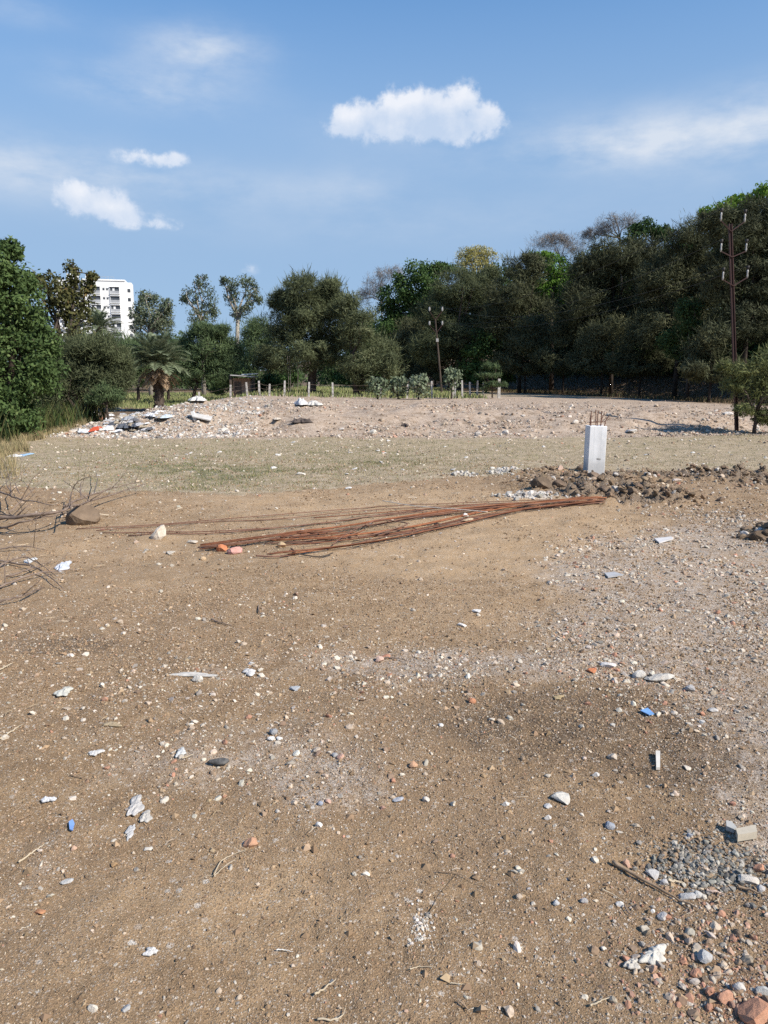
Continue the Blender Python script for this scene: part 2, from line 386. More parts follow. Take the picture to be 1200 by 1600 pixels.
    h = m_n(nt, 'ADD', m_n(nt, 'MULTIPLY', n_fine, .55), m_n(nt, 'MULTIPLY', n_grit, .6))
    h = m_n(nt, 'ADD', h, m_n(nt, 'MULTIPLY', n_mid, 1.2)); h = m_n(nt, 'SUBTRACT', h, m_n(nt, 'ADD', m_n(nt, 'MULTIPLY', vd1, .2), m_n(nt, 'MULTIPLY', vd2, .12)))
    bump_n(nt, b, h, .7, .016)
    me.materials.append(m)
    tag(link('ground', me), 'bare brown construction dirt with pale rubble dust and dry turf behind', None, None, 'structure')
def masks(X, Y):
    n1 = fbm(X, Y, .8, 4, 41); n2 = fbm(X, Y, 2.5, 3, 51)
    edge = 9.75 + .0 * X + (n1 - .5) * 1.6 + np.interp(X, [-6, -3.2, -2, -1, 1, 3, 6], [0.0, .1, -.35, .5, 1.1, 1.9, 1.6])
    bedge = 19.0 + (n1 - .5) * 1.4
    turf = ss(-.35, .35, Y - edge) * (.35 + .9 * n2)
    rub = ss(-.6, .6, Y - bedge) * ss(-9.4, -8.2, X) * (1 - ss(10, 30, Y - 22)) * (1 - .0 * X)
    s = X - np.interp(Y, XF_Y, XF_X)
    return {'turf': turf * 1.1, 'rubble': rub * (1 - ss(-3, -1, s)) * .95, 'sand': bsum(SAND, X, Y) * (.6 + 1.1 * (n2 - .2)) * (1 - turf * .9),
            'pale': bsum(PALE, X, Y) * (.25 + 1.5 * fbm(X, Y, 2., 4, 61, .65)), 'damp': bsum(DARK, X, Y) * (.3 + 1.3 * n2),
            'brick': bsum(BRICK, X, Y) * (.3 + n2), 'green': bsum(GREEN, X, Y) * np.clip(2.4 * fbm(X, Y, 3.5, 4, 87, .65) - .62, 0, 1) * .85 * ss(-.2, .2, Y - edge) + .55 * ss(34, 40, Y) * (1 - ss(3, 7, X)) * (1 - ss(-3, -1, s)),
            'clod': bsum(HEAPC, X, Y) * (.5 + n2), 'chalk': bsum(CHALK, X, Y) * (.5 + n2), 'wood': np.maximum(ss(-4.5, -1.5, s), ss(0, 1, -9.6 - X) * ss(15, 19, Y))}
ground()

# ------------------------------------------------------------------ stones
def ico(sub):
    import bmesh
    bm = bmesh.new(); bmesh.ops.create_icosphere(bm, subdivisions=sub, radius=1)
    V = np.array([v.co[:] for v in bm.verts]); F = np.array([[v.index for v in f.verts] for f in bm.faces]); bm.free(); return V, F
ICO1, ICO2, ICO3 = ico(1), ico(2), ico(3)
def rockV(V, rg, cuts=7, flat=.7, rough=.06):
    V = V.copy()
    for _ in range(cuts):
        n = rg.normal(size=3); n /= np.linalg.norm(n); d = rg.uniform(.45, .85)
        k = np.maximum(0, V @ n - d); V -= k[:, None] * n
    V += rg.normal(size=V.shape) * rough
    V *= np.array([1, rg.uniform(.6, 1), rg.uniform(flat * .7, flat)])
    V /= np.abs(V[:, :2]).max()
    return V
def obj_color_mat(name, rough=.9, sc=30, bump=.5, dist=.01, lo=.75, hi=1.2, spec=.2):
    m, nt, b = new_mat(name, rough, spec)
    oi = nt.nodes.new('ShaderNodeObjectInfo')
    n1 = noise_n(nt, sc, 6, .7); cb = nt.nodes.new('ShaderNodeCombineXYZ'); v = mr_n(nt, n1, .3, .7, lo, hi, 'LINEAR')
    for i in range(3): nt.links.new(v, cb.inputs[i])
    c = mix_n(nt, 1., oi.outputs['Color'], cb.outputs[0], 'MULTIPLY')
    c = mix_n(nt, mr_n(nt, noise_n(nt, sc * .4, 5, .7), .5, .72, 0, .4), c, (.33, .24, .16))     # soil dust on it
    nt.links.new(c, b.inputs['Base Color']); bump_n(nt, b, noise_n(nt, sc * 1.5, 6, .7), bump, dist)
    return m
STONE = obj_color_mat('stone_surface', sc=2.0, bump=.35, dist=.10, lo=.82, hi=1.14)
def tint_mat(name, rough=.92):
    m, nt, b = new_mat(name, rough, .15)
    c = attr_n(nt, 'tint', 'Color'); nt.links.new(c, b.inputs['Base Color']); return m
TINT = tint_mat('loose_gravel_colours')
C_WHITE, C_GREY, C_BEIGE, C_BRICK, C_SOIL = (.52, .46, .375), (.33, .29, .24), (.45, .36, .27), (.40, .215, .14), (.17, .12, .08)

def scatter(name, n, tmpl, sizefn, placefn, colfn, label, mat=TINT, sink=.35, zscale=1.):
    V0, F0 = tmpl; nv, nf = len(V0), len(F0)
    P = placefn(n); n = len(P)
    S = sizefn(P)
    vars_ = np.stack([rockV(V0, RG, 5, .8, .07) for _ in range(24)])
    W = vars_[RG.integers(0, 24, n)]
    a = RG.uniform(0, 2 * np.pi, n); ca, sa = np.cos(a), np.sin(a)
    x = W[..., 0] * ca[:, None] - W[..., 1] * sa[:, None]; y = W[..., 0] * sa[:, None] + W[..., 1] * ca[:, None]
    tx, ty = RG.normal(0, .25, n), RG.normal(0, .25, n)
    z = W[..., 2] * zscale + x * tx[:, None] + y * ty[:, None]
    V = np.stack([x, y, z], -1) * S[:, None, None]
    V[..., 0] += P[:, 0:1]; V[..., 1] += P[:, 1:2]
    V[..., 2] += (gz(P[:, 0], P[:, 1]) + S * (.45 - sink))[:, None]
    F = F0[None] + (np.arange(n) * nv)[:, None, None]
    C = colfn(P, n); C = np.concatenate([C, np.ones((n, 1))], 1)
    me = np_mesh(name, V.reshape(-1, 3), F.reshape(-1, 3), [mat], False, None, np.repeat(C, nf, 0))
    return tag(link(name, me), label, None, None, 'stuff')
def polar(n, r0, r1, amax=38):
    r = np.exp(RG.uniform(math.log(r0), math.log(r1), n)); a = np.radians(RG.uniform(-amax, amax, n))
    return np.stack([r * np.sin(a), r * np.cos(a)], 1)
def thin(P, dens):
    return P[RG.uniform(0, 1, len(P)) < dens]
def palette(n, cols, w, var=.14):
    c = np.array(cols)[RG.choice(len(cols), n, p=np.array(w) / sum(w))]
    return np.clip(c * (1 + RG.normal(0, var, (n, 1))) * (1 + RG.normal(0, .015, (n, 3))), .02, .8)
def dens_grav(P):
    m = masks(P[:, 0], P[:, 1]); n = fbm(P[:, 0], P[:, 1], 1.7, 4, 91, .6)
    d = .085 + 1.5 * np.clip(m['pale'], 0, 1) * np.clip(2.6 * fbm(P[:, 0], P[:, 1], 3.2, 4, 19, .7) - .85, .08, 1) + .9 * np.clip(m['brick'], 0, 1) + .35 * np.clip(n - .45, 0, 1) * 2 - .55 * np.clip(m['sand'], 0, .8)
    d = d * (1 - .75 * np.clip(m['turf'], 0, 1)) + 0
    return np.clip(d, .02, 1)
def size_grav(P):
    r = np.hypot(P[:, 0], P[:, 1]); mn = np.clip(r * .0010, .0018, .02)
    return np.minimum(mn * (RG.pareto(2.6, len(P)) + 1), .014 + r * .0016)
def col_grav(P, n):
    c = palette(n, [C_WHITE, C_GREY, C_BEIGE, C_BRICK, (.27, .19, .13)], [.36, .15, .30, .05, .14])
    b = bsum(BRICK, P[:, 0], P[:, 1]); k = RG.uniform(0, 1, n) < b * .45
    c[k] = palette(int(k.sum()), [C_BRICK, (.40, .22, .15)], [1, 1]); return c
def put_gravel(n, r0, r1, tmpl, lab):
    scatter('gravel', 0, tmpl, size_grav, lambda _: (lambda P: thin(P, dens_grav(P)))(polar(n, r0, r1)), col_grav, lab)
put_gravel(36000, 1.15, 3.3, ICO2, 'loose pale and grey gravel strewn over the nearest bare dirt')
put_gravel(110000, 3.3, 20, ICO1, 'loose pale and grey gravel strewn over the dirt farther off')
OCT = (np.array([[1, 0, 0], [-1, 0, 0], [0, 1, 0], [0, -1, 0], [0, 0, 1], [0, 0, -1.]]), np.array([[0, 2, 4], [2, 1, 4], [1, 3, 4], [3, 0, 4], [2, 0, 5], [1, 2, 5], [3, 1, 5], [0, 3, 5]]))
def dens_soil(P):
    m = masks(P[:, 0], P[:, 1]); n = fbm(P[:, 0], P[:, 1], 2.3, 3, 15)
    return np.clip(.35 + .5 * np.clip(m['damp'], 0, 1) - .3 * m['sand'] + (n - .5) * 1.2, .06, 1) * (1 - .6 * np.clip(m['turf'], 0, 1))
scatter('soil_crumbs', 0, OCT, lambda P: np.minimum(np.clip(np.hypot(P[:, 0], P[:, 1]) * .0010, .0018, .02) * (RG.pareto(3.2, len(P)) + 1), .02),
        lambda n: (lambda P: thin(P, dens_soil(P)))(polar(210000, 1.15, 14)), lambda P, n: palette(n, [(.275, .186, .112), (.205, .14, .085), (.345, .248, .155)], [1, .8, .7]),
        'crumbs of dry brown soil covering the bare dirt', sink=.3)
scatter('fine_grit', 0, OCT, lambda P: np.minimum(np.clip(np.hypot(P[:, 0], P[:, 1]) * .0008, .0013, .01) * (RG.pareto(3.5, len(P)) + 1), .008), lambda n: polar(120000, 1.15, 5.5),
        lambda P, n: palette(n, [(.325, .222, .135), (.245, .166, .10), (.45, .365, .27), (.15, .105, .068)], [1, .8, .55, .4]), 'fine sandy grit over the nearest dirt', sink=.2)
# rubble of the bank
def place_bank(n):
    x = RG.uniform(-10, 24, n); y = 19.0 + RG.exponential(4.2, n)
    P = np.stack([x, y], 1); m = masks(x, y)
    d = np.clip(m['rubble'], 0, 1) * np.clip(.18 + 1.7 * (fbm(x, y, .9, 3, 33) - .42) + 1.1 * np.exp(-((x + 6.5) / 2.8) ** 2) * (y < 25), .05, 1)
    return thin(P, d)
def col_bank(P, n):
    c = palette(n, [(.52, .45, .37), (.34, .29, .24), (.42, .33, .25), (.38, .24, .17), (.27, .20, .145)], [.24, .12, .42, .05, .28])
    k = (P[:, 0] < -3.6) & (RG.uniform(0, 1, n) < .6); c[k] = palette(int(k.sum()), [(.56, .53, .48), (.36, .35, .33), (.16, .16, .165), (.44, .38, .31)], [1, .8, .25, .7]); return c
scatter('rubble_gravel', 0, ICO1, lambda P: 1.0 * np.minimum(.015 * (RG.pareto(2.5, len(P)) + 1), .07), lambda n: place_bank(80000),
        col_bank, 'crushed pale rubble covering the long low bank', sink=.3)
def place_heap(n):
    i = RG.integers(0, 6, n); B = np.array(HEAPC)[i]
    return np.stack([B[:, 0] + RG.normal(0, .62, n) * B[:, 2], B[:, 1] + RG.normal(0, .55, n) * B[:, 3]], 1)
scatter('loose_earth', 0, ICO2, lambda P: np.minimum(.011 * (RG.pareto(2.1, len(P)) + 1), .055), lambda n: place_heap(3000),
        lambda P, n: palette(n, [(.17, .12, .08), (.215, .155, .10), (.27, .20, .14), C_BEIGE], [1, 1, .8, .15]), 'crumbled dark earth dug up around the concrete column', sink=.25)
def place_chalk(n):
    i = RG.integers(0, len(CHALK), n); B = np.array(CHALK)[i]
    return np.stack([B[:, 0] + RG.normal(0, .6, n) * B[:, 2], B[:, 1] + RG.normal(0, .6, n) * B[:, 3]], 1)
scatter('lime_chips', 0, ICO1, lambda P: np.minimum(.009 * (RG.pareto(2.2, len(P)) + 1), .045), lambda n: place_chalk(900),
        lambda P, n: palette(n, [(.54, .50, .44), (.40, .36, .31)], [1, .8]), 'small white lime and plaster chips spilled on the dirt', sink=.2)

ROCKS = []
for k in range(10):
    V, F = ICO2; V = rockV(V, RG, 8, .75, .035); ROCKS.append(np_mesh('stone', V, F, [STONE]))
SLABS = []
for k in range(4):
    V, F = ICO2; V = rockV(V, RG, 9, .28, .025); SLABS.append(np_mesh('stone', V, F, [STONE]))
def put(name, me, p, size, color, label, cat, group=None, rz=None, tilt=.15, sink=.22, sc=(1, 1, 1)):
    o = link(name, me); o.location = (p[0], p[1], p[2] + size * (.5 * sc[2] * .6 - sink * .6))
    o.scale = (size * sc[0], size * sc[1], size * sc[2])
    o.rotation_euler = (rnd.uniform(-tilt, tilt), rnd.uniform(-tilt, tilt), rnd.uniform(0, 6.28) if rz is None else rz)
    o.color = (*color, 1); return tag(o, label, cat, group)
def widthpx(px, w, y):           # half width in metres of something w pixels wide seen at ground row y
    p = G(px, y); return .5 * w * math.hypot(p.y, CAM_H) / FPX * 1.0

# stones picked out one by one in the photo: (px, py, width px, colour, shape, name, label, category)
W_, G_, B_, R_ = C_WHITE, C_GREY, C_BEIGE, C_BRICK
NAMED = [
 (248, 838, 26, (.60, .53, .44), 'r', 'rock', 'upright off-white rock beside the rusty bars, left end of the sandy strip', 'rock'),
 (299, 848, 22, W_, 's', 'plaster_chip', 'thin white plaster chip left of the orange brick piece', 'chip'),
 (346, 859, 20, (.50, .19, .09), 'r', 'brick_fragment', 'bright orange brick piece at the near end of the rusty bars', 'brick'),
 (367, 861, 25, (.55, .30, .26), 'r', 'brick_fragment', 'rounded pink brick piece against the near end of the rusty bars', 'brick'),
 (327, 866, 12, (.52, .38, .25), 'r', 'rock', 'small tan rock just left of the orange brick piece', 'rock'),
 (316, 873, 13, (.50, .36, .22), 'r', 'rock', 'small yellowish rock in front of the orange brick piece', 'rock'),
 (440, 853, 17, (.50, .36, .21), 'r', 'rock', 'ochre rock lying on the near end of the rusty bars', 'rock'),
 (229, 860, 12, W_, 'r', 'rock', 'small white rock below the upright off-white rock', 'rock'),
 (266, 865, 17, W_, 's', 'plaster_chip', 'flat white chip in front of the upright off-white rock', 'chip'),
 (726, 806, 12, (.70, .68, .63), 'r', 'rock', 'small white rock perched among the rusty bars', 'rock'),
 (730, 813, 22, (.52, .40, .26), 's', 'rock', 'flat tan rock under a white one among the rusty bars', 'rock'),
 (682, 823, 17, (.09, .055, .04), 'r', 'clod', 'dark brown clod between the rusty bar bundles', 'clod'),
 (604, 835, 10, (.10, .06, .045), 'r', 'clod', 'tiny dark clod beside the bent rusty bar', 'clod'),
 (801, 731, 12, (.60, .52, .44), 'r', 'rock', 'cream rock on top of the white rubble pile', 'rock'),
 (876, 732, 14, (.56, .40, .31), 'r', 'rock', 'peach coloured rock on the dark earth left of the concrete column', 'rock'),
 (909, 733, 20, (.15, .11, .08), 'r', 'clod', 'large dark earth clod against the left foot of the concrete column', 'clod'),
 (928, 744, 20, (.20, .145, .105), 'r', 'clod', 'brown earth clod in front of the concrete column', 'clod'),
 (961, 743, 17, (.12, .10, .085), 'r', 'clod', 'dark clod with whitish crust just right of the concrete column', 'clod'),
 (873, 757, 22, (.14, .10, .07), 'r', 'clod', 'rounded dark clod on the middle of the earth heap', 'clod'),
 (846, 757, 34, (.13, .095, .065), 'r', 'clod', 'broad dark clod at the left end of the earth heap', 'clod'),
 (900, 771, 17, (.16, .12, .085), 'r', 'clod', 'dark clod right behind the far tip of the rusty bars', 'clod'),
 (945, 765, 18, (.15, .11, .08), 'r', 'clod', 'squat clod behind the far tip of the rusty bars, right of its neighbour', 'clod'),
 (1010, 742, 14, (.55, .50, .44), 'r', 'rock', 'pale rock on the dark ridge right of the concrete column', 'rock'),
 (1057, 751, 18, (.62, .52, .44), 's', 'brick_fragment', 'whitewashed brick wedge on the dark ridge right of the column', 'brick'),
 (1060, 755, 9, (.50, .22, .14), 'r', 'brick_fragment', 'small orange brick bit under the whitewashed wedge on the ridge', 'brick'),
 (1092, 741, 13, (.45, .42, .38), 's', 'rock', 'grey flat rock on the ridge, right of the whitewashed wedge', 'rock'),
 (1186, 839, 30, (.12, .085, .055), 'r', 'clod', 'big dark clod heap at the right edge beside pale rubble', 'clod'),
 (1199, 834, 22, (.09, .065, .045), 'r', 'clod', 'darkest clod at the very right edge of the dirt', 'clod'),
 (130, 812, 52, (.18, .13, .088), 'r', 'boulder', 'big brown dirt-caked boulder under the dead branches', 'boulder'),
 (721, 977, 18, (.70, .67, .62), 's', 'rock', 'bright white flat rock on open dirt, left one of a pair', 'rock'),
 (745, 956, 18, (.70, .67, .62), 's', 'rock', 'bright white flat rock on open dirt, the farther of a pair', 'rock'),
 (461, 1077, 20, (.42, .43, .43), 's', 'rock', 'blue-grey flat stone on the middle dirt', 'rock'),
 (592, 1031, 18, (.55, .38, .30), 'r', 'brick_fragment', 'pinkish brick piece beside the thin brown stick', 'brick'),
 (604, 1026, 16, (.45, .22, .14), 's', 'brick_fragment', 'reddish flat brick piece at the root of the thin stick', 'brick'),
 (736, 1095, 17, (.48, .22, .12), 'r', 'brick_fragment', 'solitary orange brick piece on the dark damp dirt', 'brick'),
 (645, 1195, 18, (.52, .31, .19), 'r', 'brick_fragment', 'rounded peach brick piece standing on the middle dirt', 'brick'),
 (688, 1133, 11, (.68, .66, .62), 'r', 'rock', 'white pebble alone on the damp dirt', 'rock'),
 (424, 1154, 14, (.66, .64, .60), 'r', 'rock', 'white stone, left of two touching the slate-grey one', 'rock'),
 (437, 1154, 12, (.66, .64, .60), 'r', 'rock', 'white stone, right of two below the slate-grey one', 'rock'),
 (426, 1144, 18, (.28, .29, .30), 'r', 'rock', 'slate-grey stone just behind two white stones', 'rock'),
 (463, 1177, 14, (.70, .66, .56), 'r', 'rock', 'creamy white pointed stone right below the two white stones', 'rock'),
 (522, 1180, 14, (.34, .34, .34), 'r', 'rock', 'grey stone touching a pink brick piece mid-dirt', 'rock'),
 (532, 1182, 14, (.52, .32, .24), 'r', 'brick_fragment', 'pink brick piece between grey stones mid-dirt', 'brick'),
 (392, 1037, 13, (.66, .63, .58), 'r', 'rock', 'round white stone above a crumpled white scrap', 'rock'),
 (308, 1062, 22, (.56, .52, .45), 'r', 'rock', 'whitish lump lying on a thin white strip of plastic', 'rock'),
 (498, 1290, 14, (.64, .62, .58), 'r', 'rock', 'round white stone on the near middle dirt', 'rock'),
 (392, 1318, 28, (.47, .27, .17), 'r', 'brick_fragment', 'peach brick lump at the end of the curled dry straw', 'brick'),
 (343, 1192, 0, (0, 0, 0), 'x', '', '', ''),
 (231, 1327, 17, (.60, .55, .47), 's', 'rock', 'flat cream stone below the dirty white cloth', 'rock'),
 (105, 1377, 22, (.45, .44, .41), 's', 'concrete_chip', 'square grey concrete chip on the near left dirt', 'chip'),
 (62, 1425, 24, (.50, .24, .12), 's', 'brick_fragment', 'crumbling orange brick smear on the near left dirt', 'brick'),
 (115, 1325, 13, (.50, .33, .23), 'r', 'brick_fragment', 'small peach brick piece below the blue chip', 'brick'),
 (145, 1575, 20, (.60, .54, .45), 'r', 'rock', 'round cream stone by the near edge of the dirt', 'rock'),
 (197, 1575, 17, (.38, .38, .37), 'r', 'rock', 'grey stone beside a round cream stone at the near edge', 'rock'),
 (1030, 1060, 50, (.58, .53, .45), 's', 'concrete_chunk', 'large pale concrete chunk in the right-hand rubble patch', 'concrete chunk'),
 (1014, 1059, 17, (.05, .047, .045), 'r', 'rock', 'black stone wedged against the large pale concrete chunk', 'rock'),
 (998, 1056, 26, (.50, .47, .42), 'r', 'concrete_chunk', 'smaller whitish concrete lump left of the black stone', 'concrete chunk'),
 (925, 1049, 18, (.58, .22, .10), 's', 'brick_fragment', 'vivid orange brick piece at the left of the rubble patch', 'brick'),
 (948, 1040, 30, (.66, .62, .57), 's', 'plaster_chip', 'flat white plaster piece behind the vivid orange brick', 'chip'),
 (919, 1012, 11, (.6, .52, .45), 'r', 'rock', 'pinkish white stone behind the rubble patch', 'rock'),
 (1078, 1075, 20, (.36, .35, .34), 'r', 'rock', 'grey stone to the right of the large concrete chunk', 'rock'),
 (1115, 1110, 18, (.50, .48, .45), 's', 'rock', 'grey-white flat stone right of the blue shard', 'rock'),
 (1096, 1128, 13, (.52, .50, .46), 'r', 'rock', 'pale rounded stone below and right of the blue shard', 'rock'),
 (957, 1183, 18, (.50, .43, .35), 'r', 'rock', 'beige rounded stone on the damp patch left of the upright chip', 'rock'),
 (931, 1211, 14, (.52, .50, .47), 'r', 'rock', 'light grey stone below the beige rounded stone', 'rock'),
 (912, 1185, 10, (.55, .45, .38), 'r', 'rock', 'small pinkish stone left of the beige rounded stone', 'rock'),
 (951, 1290, 22, (.30, .32, .35), 'r', 'rock', 'bluish grey angular stone above the long brown stick', 'rock'),
 (857, 1260, 16, (.50, .49, .47), 's', 'rock', 'grey flat stone under the pale mortar flake', 'rock'),
 (856, 1278, 14, (.55, .52, .48), 'r', 'rock', 'wedge shaped pale stone below the grey flat stone', 'rock'),
 (878, 1249, 36, (.56, .53, .46), 's', 'mortar_flake', 'pale mortar flake lying flat on the right dirt', 'flake'),
 (1098, 1494, 32, (.40, .40, .39), 'r', 'rock', 'large grey angular rock right of the white plaster lump', 'rock'),
 (1132, 1558, 34, (.48, .26, .17), 'r', 'brick_fragment', 'large orange brick lump among the near right stones', 'brick'),
 (1178, 1580, 60, (.46, .24, .15), 'r', 'brick_fragment', 'biggest brick lump in the near right corner', 'brick'),
 (1155, 1545, 26, (.50, .47, .43), 'r', 'rock', 'whitish angular rock behind the large orange brick lump', 'rock'),
 (1190, 1548, 26, (.40, .40, .38), 'r', 'rock', 'grey rock at the right edge above the biggest brick lump', 'rock'),
 (1187, 1357, 22, (.50, .26, .16), 'r', 'brick_fragment', 'orange brick piece at right edge below the grey plank bit', 'brick'),
 (1187, 1388, 18, (.44, .42, .40), 'r', 'rock', 'grey stone at the right edge below an orange brick piece', 'rock'),
 (1035, 1431, 20, (.48, .45, .42), 'r', 'rock', 'pale grey stone just below the end of the long brown stick', 'rock'),
 (1019, 1424, 12, (.66, .64, .6), 'r', 'rock', 'small white stone beside the pale grey one under the stick', 'rock'),
 (968, 1413, 15, (.68, .66, .62), 'r', 'rock', 'white stone beside a thin curved twig', 'rock'),
 (868, 1410, 14, (.45, .45, .44), 'r', 'rock', 'grey stone, left one of two on the near right dirt', 'rock'),
 (912, 1408, 16, (.40, .38, .36), 'r', 'rock', 'grey brown stone, right one of two on the near right dirt', 'rock'),
 (1077, 1305, 14, (.33, .34, .36), 'r', 'rock', 'round blue-grey stone behind the pile of grey chippings', 'rock'),
 (1072, 1402, 34, (.42, .41, .39), 's', 'concrete_chip', 'grey concrete chip at the near edge of the chippings', 'chip'),
 (1088, 1398, 20, (.47, .46, .43), 'r', 'concrete_chip', 'angular light concrete chip beside the chippings', 'chip'),
 (1020, 1367, 26, (.48, .46, .43), 's', 'concrete_chip', 'flat concrete chip touching the top of the long stick', 'chip'),
 (1038, 1380, 18, (.46, .44, .42), 'r', 'rock', 'pale rock right above the middle of the long stick', 'rock'),
 (1168, 1375, 40, (.54, .49, .42), 's', 'concrete_chunk', 'pale slab end right of the grey chippings pile', 'concrete chunk'),
 (1085, 1520, 18, (.47, .25, .16), 'r', 'brick_fragment', 'small brick piece between plaster lump and large grey rock', 'brick'),
 (1068, 1500, 14, (.47, .24, .15), 'r', 'brick_fragment', 'small orange brick piece left of the large grey rock', 'brick'),
 (634, 1580, 10, (.48, .33, .24), 'r', 'brick_fragment', 'small peach stone by the near edge, centre of the dirt', 'brick'),
 (706, 1337, 12, (.40, .22, .15), 'r', 'brick_fragment', 'dark red brick bit on smooth dirt', 'brick'),
 (665, 1250, 14, (.55, .50, .44), 'r', 'rock', 'cream stone in the cluster on the middle dirt', 'rock'),
 (622, 1249, 20, (.40, .41, .43), 's', 'rock', 'bluish stone in the cluster on the middle dirt', 'rock'),
 (598, 1262, 12, (.42, .25, .18), 'r', 'brick_fragment', 'dark pink brick bit in front of the bluish stone', 'brick'),
 (500, 1255, 12, (.33, .36, .42), 'r', 'rock', 'dark blue-grey stone beside a pink one mid-dirt', 'rock'),
 (512, 1253, 12, (.50, .33, .26), 'r', 'brick_fragment', 'pink stone beside a dark blue-grey one mid-dirt', 'brick'),
 (790, 1257, 14, (.60, .56, .50), 'r', 'rock', 'pale stone alone right of the middle cluster', 'rock'),
 (1168, 1310, 0, (0, 0, 0), 'x', '', '', ''),
 (470, 741, 16, (.62, .58, .5), 's', 'rock', 'cream flat stone on the thin green turf', 'rock'),
 (545, 763, 12, (.66, .64, .6), 's', 'rock', 'white stone with dark edge where turf meets sandy soil', 'rock'),
 (582, 676, 14, (.66, .60, .50), 'r', 'concrete_chunk', 'cream block at the foot of the rubble bank, centre', 'concrete chunk'),
 (986, 675, 20, (.62, .60, .56), 's', 'concrete_chunk', 'pale block on dry turf right of the concrete column', 'concrete chunk'),
 (1138, 647, 18, (.55, .52, .48), 's', 'concrete_chunk', 'pale slab beside the foot of the power pole', 'concrete chunk'),
 (1042, 675, 16, (.60, .57, .50), 's', 'concrete_chunk', 'pale flat slab bit on dry turf before the bush shadow', 'concrete chunk'),
]
BV, BF = ICO3; BV = rockV(BV, RG, 11, .8, .0); BV = BV * (1 + .16 * (fbm(BV[:, 0] * 2 + BV[:, 2], BV[:, 1] * 2 + BV[:, 2] * 1.3, 1.6, 4, 5, .7) - .5)[:, None] * 2)
BOULDER = np_mesh('boulder', BV, BF, [STONE])
for (px, py, w, c, sh, nm, lab, cat) in NAMED:
    if sh == 'x': continue
    p = G(px, py + w * (.12 if sh == 'r' else .05)); s = .5 * w * p.y / FPX / math.cos(PITCH)
    me = BOULDER if nm == 'boulder' or (nm == 'clod' and w > 19) else rnd.choice(ROCKS if sh == 'r' else SLABS)
    put(nm, me, p, s, c, lab, cat, sc=(1, 1, 2.1 if 'upright' in lab and px == 248 else 1.35 if nm == 'boulder' else 1.15 if sh == 'r' else 1), rz=rnd.uniform(-.5, .5), sink=.15)

# the rest of the loose stones that show as stones, kept as single things
MARKS = [(1010, 1115, 'round the blue triangular shard'), (1030, 1060, 'near the large pale concrete chunk'), (1110, 900, 'on the pale strip behind the concrete chunk'), (1110, 1360, 'beside the grey chippings'),
 (1150, 1540, 'in the near right corner'), (1020, 1500, 'round the off-white plaster lump'), (1020, 1385, 'along the long brown stick'), (930, 1200, 'on the damp dirt below the blue shard'), (880, 1260, 'round the pale mortar flake'), (736, 1095, 'round the solitary orange brick piece'),
 (730, 965, 'near the two bright white rocks'), (600, 1030, 'by the thin brown stick'), (461, 1077, 'by the flat blue-grey stone'), (430, 1155, 'by the two white stones'), (645, 1195, 'round the peach brick piece'), (620, 1250, 'in the cluster on the middle dirt'),
 (500, 1290, 'round the round white stone'), (400, 1320, 'near the curled dry straw'), (342, 1193, 'near the dark shoe sole'), (212, 1270, 'round the whitish cloth'), (112, 1295, 'by the blue chip'), (105, 1377, 'by the square concrete chip'), (62, 1425, 'by the orange brick smear'), (310, 1060, 'along the white plastic strip'),
 (100, 1085, 'by the crumpled grey-white scrap'), (99, 887, 'near the white plastic bag'), (175, 1134, 'by the large dry leaf'), (345, 975, 'by the dark twig'), (657, 1448, 'round the white lime spill'), (440, 1490, 'by the white string'), (510, 1560, 'at the near edge, centre'), (170, 1575, 'at the near left edge'), (900, 1560, 'at the near edge right of centre'), (890, 1410, 'by the two grey stones')]
MARKW = [(*plane_at(a, b), t) for a, b, t in MARKS]
def mark(x, y): return min(MARKW, key=lambda m: ((m[0] - x) ** 2 + (m[1] - y) ** 2) )[2]
def many_stones(n, region, names, sz, grp):
    k = 0
    while k < n:
        p = region()
        x, y = p
        nm, col, lab, cat, flat = names(x, y)
        s = sz(x, y)
        c = tuple(np.clip(np.array(col) * rnd.uniform(.85, 1.15), 0, .75))
        put(nm, rnd.choice(SLABS if flat else ROCKS), (x, y, gz1(x, y)), s, c, lab, cat, grp, tilt=.3, sink=.2)
        k += 1
def reg_front():
    while True:
        P = polar(1, 1.4, 9, 30)
        if rnd.random() < dens_grav(P)[0] * 1.2 + .05: return P[0]
def names_front(x, y):
    r = rnd.random()
    br = float(bsum(BRICK, np.array([x]), np.array([y]))[0])
    if rnd.random() < .10 + br * .4: return 'brick_fragment', C_BRICK, 'small worn brick fragment among the gravel ' + mark(x, y), 'brick', False
    if r < .42: return 'pebble', C_WHITE, 'small whitish stone among the gravel ' + mark(x, y), 'stone', rnd.random() < .3
    if r < .70: return 'pebble', C_BEIGE, 'small beige stone among the gravel ' + mark(x, y), 'stone', False
    return 'pebble', C_GREY, 'small grey stone among the gravel ' + mark(x, y), 'stone', rnd.random() < .3
many_stones(175, reg_front, names_front, lambda x, y: rnd.uniform(.0024, .0050) * math.hypot(y, 1.2) * rnd.uniform(.8, 1.25), 'small stones scattered over the dirt')
def bmark(x, y):
    top = 'on the top of the bank' if y > 23 else 'low on the bank face'
    for lim, t in ((-6.9, 'beside the red bag'), (-5.2, 'right of the black bags'), (-3.2, 'below the broken white panel'), (-1, 'below the central thorn tree'), (1.2, 'below the milkweed hedge'), (3.6, 'below the lone tall milkweed'), (5.6, 'left of the column bars'), (8.5, 'right of the column')):
        if x < lim: return top + ' ' + t
    return top + ' near the power pole'
